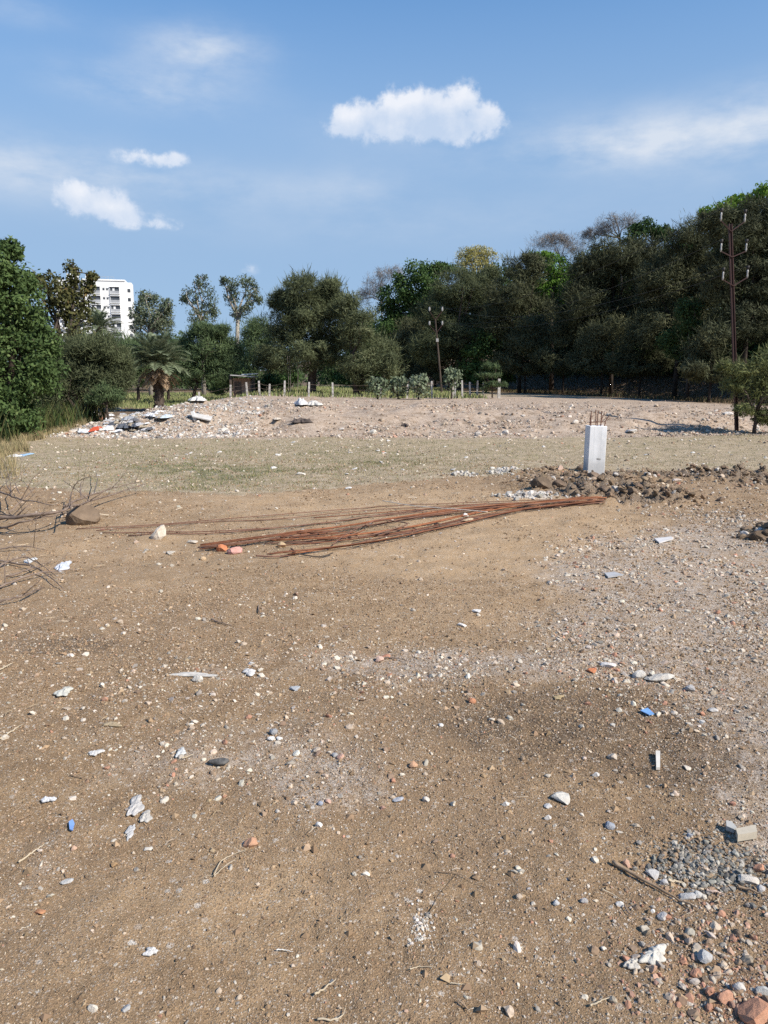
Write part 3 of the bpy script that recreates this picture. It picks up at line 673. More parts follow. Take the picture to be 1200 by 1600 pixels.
def reg_bank():
    while True:
        x = rnd.uniform(-9, 15); y = 19.1 + rnd.expovariate(1 / 2.2)
        if y > 30: continue
        if rnd.random() < .3 + .9 * math.exp(-((x + 6.2) / 2.5) ** 2) + .5 * math.exp(-((x - 2.8) / 1.2) ** 2): return x, y
def names_bank(x, y):
    r = rnd.random()
    if r < .06: return 'brick_fragment', C_BRICK, 'broken brick bit ' + bmark(x, y), 'brick', False
    if r < .55: return 'rubble_piece', (.56, .50, .43), 'whitish rubble piece ' + bmark(x, y), 'rubble', rnd.random() < .5
    if r < .85: return 'rubble_piece', C_BEIGE, 'beige rubble piece ' + bmark(x, y), 'rubble', rnd.random() < .5
    return 'rubble_piece', (.2, .18, .16), 'dark rubble piece ' + bmark(x, y), 'rubble', rnd.random() < .5
many_stones(190, reg_bank, names_bank, lambda x, y: rnd.uniform(.04, .07) * (1 + rnd.random() ** 4 * 1.4), 'rubble pieces strewn over the bank')
def hmark(x):
    for lim, t in ((2.2, 'at its left end'), (2.75, 'left of the column'), (3.15, 'in front of the column'), (3.7, 'just right of the column'), (4.6, 'near the whitewashed brick wedge')):
        if x < lim: return t
    return 'at its right end'
def reg_heap():
    B = HEAPC[rnd.randrange(6)]
    return B[0] + rnd.gauss(0, .6) * B[2], B[1] + rnd.gauss(0, .5) * B[3]
def names_heap(x, y):
    r = rnd.random()
    if r < .3: return 'pebble', (.55, .5, .44), 'pale stone half buried in the dug up ridge ' + hmark(x), 'stone', False
    return 'clod', (.18, .13, .088), 'dark earth clod in the dug up ridge ' + hmark(x), 'clod', False
many_stones(90, reg_heap, names_heap, lambda x, y: rnd.uniform(.022, .07), 'clods and stones of the earth ridge')
def reg_turf():
    return rnd.uniform(-6.5, 8), rnd.uniform(11, 18.5)
many_stones(40, reg_turf, lambda x, y: ('pebble', (.6, .57, .52), 'whitish stone lying in the thin dry turf', 'stone', True), lambda x, y: rnd.uniform(.025, .07), 'pale stones on the turf')

# ------------------------------------------------------------------ grass
def blades(name, P, h, w, cols, label, lean=.5, wts=None):
    n = len(P); a = RG.uniform(0, 2 * np.pi, n); H = h * RG.uniform(.4, 1.2, n); Wd = w * RG.uniform(.6, 1.3, n)
    z0 = gz(P[:, 0], P[:, 1]) - .004
    la = RG.uniform(0, 2 * np.pi, n); lm = lean * H * RG.uniform(.2, 1, n)
    B = np.stack([P[:, 0], P[:, 1], z0], 1)
    dx = np.stack([np.cos(a) * Wd, np.sin(a) * Wd, np.zeros(n)], 1) / 2
    mid = B + np.stack([np.cos(la) * lm * .4, np.sin(la) * lm * .4, H * .6], 1)
    tip = B + np.stack([np.cos(la) * lm, np.sin(la) * lm, H], 1)
    V = np.stack([B - dx, B + dx, mid + dx * .7, tip, mid - dx * .7], 1).reshape(-1, 3)
    i = np.arange(n)[:, None] * 5
    F = np.concatenate([i + [[0, 1, 2]], i + [[0, 2, 4]], i + [[4, 2, 3]]], 0)
    C = palette(n, cols, wts or [1] * len(cols), .2); C = np.concatenate([C, np.ones((n, 1))], 1)
    me = np_mesh(name, V, F, [TINT], False, None, np.tile(C, (3, 1)))
    return tag(link(name, me), label, None, None, 'stuff')
def turf_pts(n, fn):
    P = np.stack([RG.uniform(-10.5, 13, n), RG.uniform(9, 21, n)], 1)
    m = masks(P[:, 0], P[:, 1]); return thin(P, fn(m, P))
blades('grass', turf_pts(190000, lambda m, P: np.clip(m['green'] * 1.3 + .05 * m['turf'], 0, 1) * (m['turf'] > .25)), .035, .008, [(.10, .125, .04), (.15, .16, .06), (.24, .21, .10)], 'thin green turf growing in patches behind the bare soil', 1.2)
blades('dry_grass', turf_pts(120000, lambda m, P: np.clip(m['turf'] - .1, 0, 1) * (1 - np.clip(m['rubble'], 0, 1)) * .7 * np.clip(fbm(P[:, 0], P[:, 1], 1.1, 3, 71) * 2 - .55, .05, 1)), .03, .008, [(.36, .28, .155), (.27, .22, .12), (.20, .185, .09), (.42, .35, .22)], 'short dry straw-coloured grass across the open ground', 1.4)
def edge_pts(n):
    y = RG.uniform(11, 22, n); x = -.52 * y + .6 - RG.exponential(.55, n) - .35 * (y < 15)
    x = np.where(y > 17.5, -8.6 - RG.exponential(.5, n), x)
    return thin(np.stack([x, y], 1), np.clip(fbm(x, y, 1.3, 3, 12) * 2.6 - .8, .03, 1))
blades('tall_dry_grass', edge_pts(11000), .21, .010, [(.34, .27, .15), (.28, .22, .12), (.20, .18, .09)], 'tall dry grass tufts along the foot of the trees', .6)
blades('undergrowth', (lambda n: np.stack([RG.uniform(-14, -8.9, n), RG.uniform(14.5, 24, n)], 1))(9000), .8, .03, [(.03, .05, .015), (.05, .07, .02), (.1, .1, .04)], 'dark green undergrowth beneath the trees of the field edge', .6)
blades('meadow_grass', np.stack([RG.uniform(-30, 5, 40000), RG.uniform(36, 70, 40000)], 1), .22, .05, [(.20, .23, .09), (.28, .27, .13), (.15, .19, .07)], 'pale green grass seen beyond the wire fence', .6)
def slope_pts(n):
    y = RG.uniform(24, 66, n); x = np.interp(y, XF_Y, XF_X) + RG.uniform(-2.5, 6, n)
    return np.stack([x, y], 1)
blades('hillside_dry_grass', thin(slope_pts(16000), 1.), .22, .04, [(.13, .095, .055), (.10, .07, .045), (.08, .065, .035), (.08, .085, .04)], 'brown dry grass at the foot of the wooded slope', .7)
# dry straw bits on the near dirt
def litter(name, n, pf, label, L0=.03, cols=((.42, .33, .22), (.22, .15, .1), (.5, .43, .33))):
    P = pf(n); n = len(P); r = np.hypot(P[:, 0], P[:, 1]); a = RG.uniform(0, 2 * np.pi, n); Ln = L0 * .8 * np.clip(r / 2.2, .8, 3) * RG.uniform(.5, 1.6, n); w = .0004 * np.clip(r, 1, 12)
    d = np.stack([np.cos(a), np.sin(a)], 1); nrm = np.stack([-d[:, 1], d[:, 0]], 1)
    A = P - d * Ln[:, None] / 2; B = P + d * Ln[:, None] / 2; Mx = P + nrm * (Ln * RG.normal(0, .12, n))[:, None]
    def up(Q, dz): return np.concatenate([Q, (gz(Q[:, 0], Q[:, 1]) + .012 + dz)[:, None]], 1)
    A3, M3, B3 = up(A, .002), up(Mx, .006), up(B, .002); wz = np.zeros((n, 3)); wz[:, :2] = nrm * w[:, None]; wu = np.zeros((n, 3)); wu[:, 2] = w * 1.2
    V = np.stack([A3 - wz, A3 + wz, A3 + wu, M3 - wz, M3 + wz, M3 + wu, B3 - wz, B3 + wz, B3 + wu], 1).reshape(-1, 3)
    q = [[0, 3, 5, 2], [1, 2, 5, 4], [0, 1, 4, 3], [3, 6, 8, 5], [4, 5, 8, 7], [3, 4, 7, 6]]
    F = (np.arange(n)[:, None, None] * 9 + np.array(q)[None]).reshape(-1, 4)
    C = palette(n, list(cols), [1] * len(cols), .2); C = np.concatenate([C, np.ones((n, 1))], 1)
    me = np_mesh(name, V, F, [TINT], False, None, np.repeat(C, 6, 0)); tag(link(name, me), label, None, None, 'stuff')
litter('straw_litter', 420, lambda n: polar(n, 1.2, 10, 36), 'short bits of dry straw and twig littering the dirt')

# ------------------------------------------------------------------ trees
LM = {
 'dark': leaf_mat('leaves_deep_green', (.036, .070, .022), (.075, .130, .038), (.13, .19, .06)),
 'green': leaf_mat('leaves_fresh_green', (.056, .092, .032), (.10, .155, .050), (.16, .215, .08)),
 'bright': leaf_mat('leaves_bright_green', (.09, .18, .025), (.16, .27, .04), (.22, .30, .06)),
 'acacia': leaf_mat('leaves_thorn_tree', (.076, .090, .045), (.135, .155, .076), (.215, .23, .12)),
 'acbush': leaf_mat('leaves_thorn_bush_yellow_green', (.095, .11, .045), (.16, .18, .07), (.23, .24, .10)),
 'acshade': leaf_mat('leaves_thorn_tree_shade_darkened', (.052, .058, .031), (.10, .108, .055), (.17, .17, .09), .16),  # thorn leaves darkened, slope shade put into the colour
 'acgreen': leaf_mat('leaves_thorn_tree_green', (.068, .10, .046), (.12, .17, .074), (.185, .23, .11)),
 'olive': leaf_mat('leaves_olive', (.07, .075, .028), (.13, .13, .05), (.24, .17, .07)),
 'gum': leaf_mat('leaves_gum_tree', (.075, .10, .058), (.14, .17, .10), (.22, .24, .16)),
 'milk': leaf_mat('leaves_pale_shrub', (.12, .16, .09), (.24, .28, .18), (.38, .40, .30)),
 'yellow': leaf_mat('leaves_yellow', (.22, .20, .06), (.38, .34, .11), (.5, .45, .2)),
 'bare': leaf_mat('bare_twigs', (.15, .13, .115), (.24, .215, .19), (.32, .28, .25), .05),
 'palm': leaf_mat('palm_leaflets', (.10, .125, .07), (.18, .215, .125), (.26, .29, .19)),
 'deadpalm': leaf_mat('palm_dead_leaflets', (.24, .165, .10), (.38, .275, .18), (.46, .36, .25)),
}
BARK = simple('bark_brown', (.05, .038, .03), (.10, .078, .062), 6, .95, .8, .03, (1, 1, .25))
BARKG = simple('bark_pale', (.24, .21, .17), (.42, .38, .32), 5, .9, .5, .02, (1, 1, .3))
BARK_SHADE = simple('bark_shade_darkened', (.028, .022, .018), (.055, .043, .034), 6, .95, .8, .03, (1, 1, .25))  # darker copy of the brown bark, shade painted onto slope trunks
TWIGG = simple('bark_grey', (.12, .10, .085), (.20, .175, .15), 5, .9, .5, .02)
def leaf_cloud(centres, rad, n, L, Wd, spray, flat, droop=0., tone=None, out=None):
    """n small leaf faces gathered in clumps"""
    k = len(centres); ci = RG.integers(0, k, n); C = centres[ci]; R = rad[ci]
    d = RG.normal(size=(n, 3)); d /= np.linalg.norm(d, axis=1)[:, None]
    rr = RG.uniform(.15, 1, n) ** .6
    off = d * (R * rr)[:, None]; off[:, 2] *= flat
    P = C + off
    ax = d * spray + RG.normal(size=(n, 3)) * (1 - spray * .6); ax[:, 2] += .25 * spray - droop; ax /= np.linalg.norm(ax, axis=1)[:, None]
    t = RG.normal(size=(n, 3)) * .55 + d * .7 + (out[ci] * .9 if out is not None else 0); sd_ = np.cross(ax, t); sd_ /= np.maximum(np.linalg.norm(sd_, axis=1), 1e-6)[:, None]
    l = L * RG.uniform(.6, 1.3, n)[:, None]; w = Wd * RG.uniform(.6, 1.3, n)[:, None]
    V = np.stack([P - ax * l / 2, P + sd_ * w / 2, P + ax * l / 2, P - sd_ * w / 2], 1).reshape(-1, 3)
    F = np.arange(n * 4).reshape(n, 4)
    ct = RG.uniform(0, .8, k) if tone is None else tone
    T = np.clip(ct[ci] + RG.normal(0, .13, n), 0, 1)
    return V, F, T
STY = {  # leaf length, width, spray, flatten, cover, clump radius m, droop
 'dark': (.18, .11, .3, .8, 4.6, .62, .1), 'green': (.16, .08, .35, .85, 4.4, .5, .15), 'bright': (.20, .11, .3, .75, 3.2, .5, .1), 'acacia': (.24, .036, .7, .72, 3.8, .62, 0),
 'acbush': (.20, .045, .7, .7, 3.4, .45, 0), 'acshade': (.24, .040, .65, .72, 4.0, .6, 0), 'acgreen': (.22, .04, .65, .75, 3.8, .55, 0), 'olive': (.17, .09, .4, .9, 2.7, .38, .2), 'gum': (.19, .07, .25, .95, 2.2, .42, .7), 'milk': (.17, .11, .5, 1., 2.8, .26, -.3),
 'yellow': (.20, .06, .6, .7, 2.0, .5, 0), 'bare': (.50, .018, .85, .9, 1.1, .6, -.25)}
def tree(name, label, style, Y, base, blobs, trunk_r=.16, cat='tree', bark=None, group=None, dens=1., ls=1., fork=.45, depth=.85, cl=1., gy=None, lean=0):
    """base pixel x; blobs of the crown as (px, py, rx, ry) seen in the photo, put at distance Y"""
    b = atY(base, 600, Y); bx, by = b.x, Y; bz = gz1(bx, by) - .05
    root = empty(name, (bx, by, bz), label, cat, group)
    sc = Y / FPX / math.cos(PITCH)
    E = []
    for (px, py, rx, ry) in blobs:
        c = atY(px, py, Y); E.append((c.x - bx, rnd.uniform(-.35, .35) * rx * sc * depth, c.z - bz, rx * sc, rx * sc * depth, ry * sc))
    L, Wd, spray, flat, cover, cr, droop = STY[style]; L *= ls; Wd *= ls; cr *= cl
    cen = []; rad = []; outs = []; area = 0
    for (x, y, z, rx, ry, rz) in E:
        A = math.pi * rx * rz; area += A
        crr = min(cr, .6 * min(rx, rz)); k = min(400, max(6, int(6.5 * (rx * rz) / crr ** 2) + 2))
        d = RG.normal(size=(k, 3)); d /= np.linalg.norm(d, axis=1)[:, None]; rr = RG.uniform(.1, 1., k) ** .38
        p = d * rr[:, None] * np.array([max(rx - crr * .55, .1), max(ry - crr * .55, .1), max(rz - crr * flat * .6, .1)]) + np.array([x, y, z])
        outs.append(d * rr[:, None] + np.array([x / 3, 0, .0])); cen.append(p); rad.append(crr * RG.uniform(.55, 1.25, k))
    cen = np.concatenate(cen); rad = np.concatenate(rad); outs = np.concatenate(outs)
    keep = cen[:, 2] > .15; cen = cen[keep]; rad = rad[keep]; outs = outs[keep]
    n = int(area * cover * dens / (L * Wd * .5))
    n = min(n, 75000)
    V, F, T = leaf_cloud(cen, rad, n, L, Wd, spray * .6, flat, droop, None, outs); T = np.clip(T + rnd.uniform(-.22, .22), 0, 1)
    if style in ('acacia', 'acshade', 'acbush', 'acgreen'):                 # wispy shoots standing out of the crown
        top = np.argsort(-(cen[:, 2] / max(cen[:, 2].max(), .1) + .35 * np.abs(outs[:, 0])))[:max(6, len(cen) // 2)]
        V2, F2, T2 = leaf_cloud(cen[top], rad[top] * 1.25, n // 9, L * 2.3, Wd * .7, 1.1, 1.0, -.45, None, None)
        F = np.concatenate([F, F2 + len(V)]); V = np.concatenate([V, V2]); T = np.concatenate([T, np.clip(T2 + .1, 0, 1)])
    V[:, 2] = np.maximum(V[:, 2], .05)
    me = np_mesh('crown', V, F, [LM[style]], False, {'tone': T})
    link('crown', me, root)
    # trunk and limbs
    zb = min(e[2] - e[5] for e in E); ztop = max(e[2] + e[5] for e in E); mx = np.mean([e[0] for e in E])
    fz = max(.25, zb + fork * (ztop - zb) * .35); fk = Vector((mx * .35 + lean, 0, fz))
    mb = MB(); r0 = trunk_r * (.55 if Y > 36 and style in ('acshade', 'dark', 'bare', 'yellow') else 1)
    mb.tube([(0, 0, -.15), (fk.x * .15, .03, fz * .33), (fk.x * .5, -.04, fz * .7), fk], [r0 * 1.35, r0, r0 * .88, r0 * .8], 8)
    k = min(9, max(3, len(E) * 2)); idx = RG.choice(len(cen), min(len(cen), k), replace=False)
    limbs = []
    for i in idx:
        e = Vector(cen[i]); m1 = fk.lerp(e, .4) + Vector((rnd.uniform(-.2, .2), rnd.uniform(-.2, .2), rnd.uniform(.0, .5) * (ztop - fz) * .2))
        m2 = fk.lerp(e, .75) + Vector((rnd.uniform(-.15, .15), rnd.uniform(-.15, .15), .1))
        mb.tube([fk, m1, m2, e], [r0 * .62, r0 * .42, r0 * .26, r0 * .12], 6); limbs += [m1, m2, e]
    LA = np.array([l[:] for l in limbs])
    for j in RG.choice(len(cen), min(len(cen), 46), replace=False):
        e = cen[j]; q = LA[np.argmin(((LA - e) ** 2).sum(1))]
        a = Vector(q); b_ = Vector(e)
        if (a - b_).length < .1: continue
        mm = a.lerp(b_, .5) + Vector((rnd.uniform(-.1, .1), rnd.uniform(-.1, .1), rnd.uniform(-.05, .15)))
        mb.tube([a, mm, b_], [r0 * .18, r0 * .12, r0 * .05], 5, False)
    bk = bark or (BARK_SHADE if Y > 36 and style in ('acshade', 'dark') else BARKG if style == 'gum' else TWIGG if style in ('bare', 'yellow') else BARK)
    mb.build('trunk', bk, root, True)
    return root
FG = 'trees of the wooded slope'
tree('broadleaf_tree', 'dense fresh green tree at the left edge of the photo, nearest of the field trees', 'green', 18.5, 5, [(-30, 470, 80, 80), (20, 565, 72, 85), (30, 480, 48, 60), (18, 392, 20, 18), (-10, 420, 46, 40), (10, 650, 60, 50), (62, 560, 36, 60), (30, 440, 30, 28), (-60, 600, 80, 90), (20, 690, 30, 14)], .16, ls=.72, cl=.6, dens=1.05)
tree('broadleaf_tree', 'brown-tinged green tree with ragged top in front of the white apartment block', 'olive', 27, 95, [(90, 455, 36, 34), (114, 430, 14, 24), (85, 520, 60, 60), (128, 478, 22, 40), (144, 432, 10, 8), (62, 440, 24, 20), (100, 470, 24, 44), (138, 448, 12, 12)], .14, ls=.85, cl=.8, dens=.9)
tree('thorn_bush', 'big grey-green thorn bush behind the left end of the rubble bank', 'acacia', 23.5, 130, [(130, 590, 74, 58), (88, 620, 52, 50), (172, 602, 36, 46), (150, 548, 50, 26), (65, 655, 36, 30), (110, 560, 46, 38), (188, 575, 20, 34)], .12, 'bush', ls=.62, cl=.75, dens=1.1)
tree('thorn_bush', 'low green thorn shrub leaning over the rubbish heap', 'acgreen', 22.6, 165, [(165, 615, 26, 16), (148, 625, 18, 12), (182, 620, 15, 12)], .04, 'bush', ls=.6, cl=.6)
tree('broadleaf_tree', 'small grey-green tree just right of the white apartment block', 'gum', 60, 235, [(236, 488, 34, 32), (226, 466, 18, 13), (252, 505, 22, 28), (214, 500, 16, 26), (262, 480, 10, 12)], .16, dens=1.3, ls=1.25)
tree('gum_tree', 'tall slender grey-leaved gum tree, left one of two against the sky', 'gum', 62, 318, [(316, 440, 18, 14), (298, 464, 18, 18), (326, 470, 17, 24), (312, 498, 22, 18), (336, 492, 10, 14), (288, 466, 8, 8)], .16, ls=1.15, dens=.8, cl=.9)
tree('gum_tree', 'tall gum tree with round tufted top, right one of two against the sky', 'gum', 56, 371, [(376, 440, 28, 12), (362, 462, 16, 18), (394, 458, 16, 18), (372, 490, 16, 18), (405, 468, 8, 8), (350, 440, 8, 8), (388, 480, 12, 12)], .18, ls=1.15, dens=.95, cl=.9)
tree('broadleaf_tree', 'bushy mid-green tree with a thin dark trunk right of the large palm', 'acgreen', 42, 300, [(320, 540, 50, 32), (298, 576, 42, 32), (345, 580, 36, 34), (330, 517, 32, 15), (285, 550, 24, 28), (360, 552, 26, 28)], .11, dens=1.15, cl=.9)
tree('broadleaf_tree', 'leafy green tree between the right gum tree and the central thorn tree', 'acgreen', 50, 402, [(398, 540, 34, 34), (404, 512, 26, 18), (420, 575, 30, 28), (378, 572, 24, 22)], .12)
tree('thorn_tree', 'largest central thorn tree with dark forked trunk behind the fence', 'acacia', 41, 486, [(482, 457, 50, 28), (446, 505, 42, 38), (512, 498, 46, 48), (470, 552, 74, 34), (530, 545, 40, 38), (420, 560, 30, 24), (440, 470, 22, 18), (515, 455, 26, 22), (478, 500, 46, 40)], .24, dens=1.25, cl=.85, lean=.3)
tree('thorn_tree', 'spreading thorn tree with pale forked trunk over the milkweed hedge', 'acacia', 39.5, 557, [(562, 510, 36, 40), (600, 570, 36, 26), (560, 572, 40, 30), (545, 478, 24, 24), (590, 545, 36, 26), (580, 600, 34, 12)], .17, dens=1.15, cl=.85, lean=-.3)
tree('bare_tree', 'leafless grey tree peeping above the slope left of the dark green crown', 'bare', 68, 600, [(610, 428, 26, 14), (586, 448, 26, 20), (566, 464, 16, 16)], .14, dens=1.2)
tree('broadleaf_tree', 'broad deep green tree crowning the left end of the wooded slope', 'dark', 62, 650, [(655, 430, 44, 24), (622, 458, 34, 24), (645, 488, 46, 34), (692, 420, 24, 14), (606, 488, 24, 24), (615, 520, 30, 32), (670, 460, 36, 30), (640, 545, 40, 30)], .22, ls=1.2)
tree('yellow_tree', 'pale yellow flowering tree rising above the middle of the slope', 'yellow', 70, 745, [(742, 396, 30, 14), (760, 400, 22, 12), (738, 420, 38, 20), (725, 405, 16, 14)], .15, ls=1.1)
tree('thorn_tree', 'grey-green thorn tree below the yellow flowering tree', 'acacia', 56, 715, [(722, 450, 50, 30), (692, 490, 44, 38), (752, 490, 46, 40), (715, 530, 56, 36), (670, 545, 34, 30), (765, 440, 26, 24)], .2, dens=1.1, cl=1.1, ls=1.2)
tree('thorn_tree', 'dusky thorn tree with rounded top right of the yellow tree', 'acshade', 53, 812, [(820, 420, 38, 30), (800, 465, 44, 36), (835, 490, 40, 40), (800, 530, 44, 34), (778, 500, 30, 34)], .2, dens=1.1, cl=1.1, ls=1.2)
tree('broadleaf_tree', 'light green leafy tree showing between two dusky thorn trees', 'bright', 57, 862, [(866, 415, 34, 22), (845, 400, 22, 10), (838, 470, 16, 30), (884, 450, 26, 26), (832, 500, 14, 16), (858, 445, 24, 26)], .16, ls=.9, dens=1.1)
tree('bare_tree', 'leafless brown tree crown above the light green tree', 'bare', 63, 872, [(872, 388, 34, 22), (842, 382, 24, 18), (900, 384, 26, 20), (868, 372, 22, 10)], .10, dens=.9)
tree('bare_tree', 'half-bare brown tree on the skyline of the slope', 'bare', 56, 968, [(968, 348, 38, 16), (922, 366, 16, 12), (945, 360, 20, 14)], .16, dens=1.5)
tree('broadleaf_tree', 'dark leafy tree top beside the half-bare skyline tree', 'dark', 55, 1018, [(1008, 358, 26, 15), (1034, 368, 22, 14), (988, 372, 26, 18)], .14)
tree('thorn_tree', 'massive dark thorn tree on the slope behind the concrete column', 'acshade', 49, 955, [(960, 400, 50, 34), (916, 425, 38, 34), (1004, 415, 46, 40), (960, 465, 62, 44), (900, 480, 44, 40), (1010, 480, 40, 40), (950, 520, 50, 32)], .24, dens=1.1, cl=1.1, ls=1.1)
tree('thorn_tree', 'dark thorn tree on the slope just left of the tall power pole', 'acshade', 43, 1055, [(1068, 385, 40, 40), (1040, 440, 44, 44), (1092, 450, 46, 56), (1030, 510, 48, 34), (1085, 520, 40, 34)], .22, dens=1.1, cl=1.05)
tree('thorn_tree', 'huge dark thorn tree filling the right edge above the power pole', 'acshade', 38, 1160, [(1150, 370, 48, 46), (1195, 345, 46, 42), (1130, 430, 46, 48), (1190, 430, 50, 60), (1120, 345, 30, 18), (1150, 500, 54, 44), (1210, 500, 40, 44), (1230, 400, 50, 60)], .25, dens=1.15, cl=.95)
tree('broadleaf_tree', 'bright green tree crown topping the slope at the upper right', 'bright', 45, 1170, [(1168, 312, 34, 12), (1112, 332, 24, 12), (1198, 302, 24, 16), (1140, 325, 26, 14), (1225, 320, 30, 26)], .2, ls=.9, dens=1.3)
tree('broadleaf_tree', 'small dark green tree in the shade left of the power pole', 'green', 40, 1075, [(1072, 495, 22, 34), (1062, 535, 34, 26), (1090, 520, 18, 22)], .1, dens=1.1)
under = [(640, 565, 60, 'left of the tilted far pole'), (700, 572, 57, 'behind the tilted far pole'), (760, 575, 54, 'behind the small umbrella-shaped tree'), (820, 560, 52, 'above the start of the dirt slope'),
         (880, 555, 50, 'under the light green tree'), (940, 560, 47, 'straight above the concrete column'), (1000, 560, 45, 'under the massive dark thorn tree'), (1110, 570, 37, 'at the foot of the power pole slope')]
for (px, py, Y, w) in under:
    tree('understory_tree', 'low shaded tree of the wooded slope ' + w, rnd.choice(['acshade', 'dark', 'acshade']), Y, px, [(px, py - 26, 40, 28), (px - 24, py + 4, 32, 20), (px + 26, py + 6, 32, 20), (px + 6, py - 46, 34, 24), (px, py + 16, 36, 14)], .12, group='low trees under the slope canopy', ls=1.1, dens=.9)
for (px, py, Y, w) in [(575, 530, 70, 'farthest left'), (680, 480, 72, 'behind the broad deep green tree'), (780, 450, 70, 'behind the dusky round topped thorn tree'), (860, 470, 66, 'behind the light green tree'),
                    (930, 430, 62, 'behind the massive thorn tree'), (1010, 430, 58, 'behind the skyline of the slope'), (1090, 400, 54, 'behind the power pole crown'), (1190, 400, 50, 'behind the right edge tree'), (1290, 420, 40, 'beyond the right edge tree, out of view and added for shade')]:  # last tree stands out of view, added to shade the slope
    tree('slope_tree', 'dark tree deeper in the slope wood, ' + w, 'dark', Y, px, [(px, py, 62, 42), (px - 30, py + 50, 50, 40), (px + 35, py + 45, 50, 44)], .2, group='trees deeper in the slope wood', ls=1.5, dens=.75, cl=1.3)
tree('thorn_bush', 'yellow-green thorn bush growing round the foot of the power pole', 'acbush', 19.6, 1186, [(1196, 565, 30, 22), (1160, 578, 28, 16), (1132, 573, 13, 7), (1178, 605, 34, 24), (1206, 615, 36, 40), (1190, 648, 22, 14), (1225, 580, 40, 50), (1150, 600, 24, 14), (1160, 640, 18, 12), (1205, 655, 30, 14)], .05, 'bush', ls=.6, cl=.5, dens=.8)
# shrubs by the fence
for (px, py, rx, ry, Y, lab) in [(590, 606, 20, 18, 34.5, 'milkweed shrub at the left end of the pale hedge'), (622, 606, 20, 18, 34.8, 'milkweed shrub second from the left in the pale hedge'), (654, 604, 22, 19, 34.5, 'milkweed shrub at the right end of the pale hedge'),
                            (706, 592, 17, 20, 36, 'taller milkweed shrub with whitish leaves standing alone')]:
    tree('milkweed_shrub', lab, 'milk', Y, px, [(px, py, rx, ry), (px - 6, py - 8, rx * .5, ry * .6), (px + 7, py - 9, rx * .45, ry * .55)], .04, 'shrub', ls=1., group='milkweed shrubs along the fence', dens=1.1)
tree('small_tree', 'small umbrella-shaped green tree at the right end of the fence', 'acgreen', 37, 770, [(768, 572, 16, 5), (764, 586, 24, 5), (775, 600, 20, 6), (758, 606, 10, 10)], .04, ls=.8, dens=1.5)
tree('broadleaf_tree', 'low green bush left of the small hut', 'green', 47, 375, [(372, 585, 16, 14), (350, 600, 20, 12), (340, 610, 16, 8)], .05, 'bush', dens=1.)
tree('broadleaf_tree', 'dark bush behind the fence between hut and central trunk', 'dark', 43.5, 410, [(410, 602, 22, 12), (425, 592, 18, 12), (396, 608, 12, 10)], .05, 'bush')
tree('broadleaf_tree', 'dark bush in the shade left of the central trunk', 'dark', 46, 455, [(450, 590, 26, 14), (440, 600, 16, 14)], .05, 'bush')
for (px, py, rx, ry, Y, lab) in [(160, 560, 70, 40, 40, 'olive bush filling the gap below the apartment block'), (215, 560, 40, 40, 46, 'grey-green tree behind the large palm'), (262, 560, 30, 40, 48, 'green tree behind the right fronds of the large palm')]:
    tree('broadleaf_tree', lab, 'acgreen', Y, px, [(px, py, rx, ry), (px - rx * .4, py - ry * .4, rx * .5, ry * .5), (px + rx * .45, py - ry * .2, rx * .5, ry * .6), (px, py + 24, rx * .8, ry * .6)], .1)
# far wood closing the horizon: one mass
def far_wood():
    n = 260; x = RG.uniform(-75, 60, n); y = RG.uniform(85, 105, n); z = gz(x, y) + RG.uniform(.5, 1., n) * np.interp(x, [-75, -30, 60], [5.5, 5.5, 6]); 
    C = np.stack([x, y, z], 1); C2 = C.copy(); C2[:, 2] *= .5; C3 = C.copy(); C3[:, 2] = 1
    V, F, T = leaf_cloud(np.concatenate([C, C2, C3]), RG.uniform(1.4, 2.6, 3 * n), 60000, .5, .3, .3, .8)
    V[:, 2] = np.maximum(V[:, 2], .2)
    tag(link('distant_wood', np_mesh('distant_wood', V, F, [LM['acgreen']], False, {'tone': T})), 'far-off green wood closing the field behind the trees', None, None, 'stuff')
far_wood()
def slope_wood_and_blocker():
    n = 2000; y = RG.uniform(8, 82, n); xf = np.interp(y, XF_Y, XF_X); x = xf + .5 + RG.exponential(8, n)  # includes unseen clumps right of frame, added to shade the slope foot
    k = (x < .58 * y + 2) & (x - xf < 8); x, y, xf = x[~k], y[~k], xf[~k]; n = len(x)
    h = RG.uniform(0, 1, n); z = gz(x, y) + .7 + h * 7. * np.clip((x - xf) / 8, .4, 1)
    m_ = 420; y2 = RG.uniform(26, 64, m_); x2 = np.interp(y2, XF_Y, XF_X) + RG.uniform(4.5, 12, m_); z2 = gz(x2, y2) + RG.uniform(.3, 2.6, m_)
    x, y, z = np.concatenate([x, x2]), np.concatenate([y, y2]), np.concatenate([z, z2]); n += m_
    V, F, T = leaf_cloud(np.stack([x, y, z], 1), RG.uniform(1.1, 2.0, n), 170000, .34, .2, .3, .7)
    tag(link('slope_wood_and_blocker', np_mesh('slope_wood_and_blocker', V, F, [LM['dark']], False, {'tone': T})), 'dense shaded wood filling the slope behind its front trees, plus unseen clumps added to shade its foot', None, None, 'stuff')
slope_wood_and_blocker()

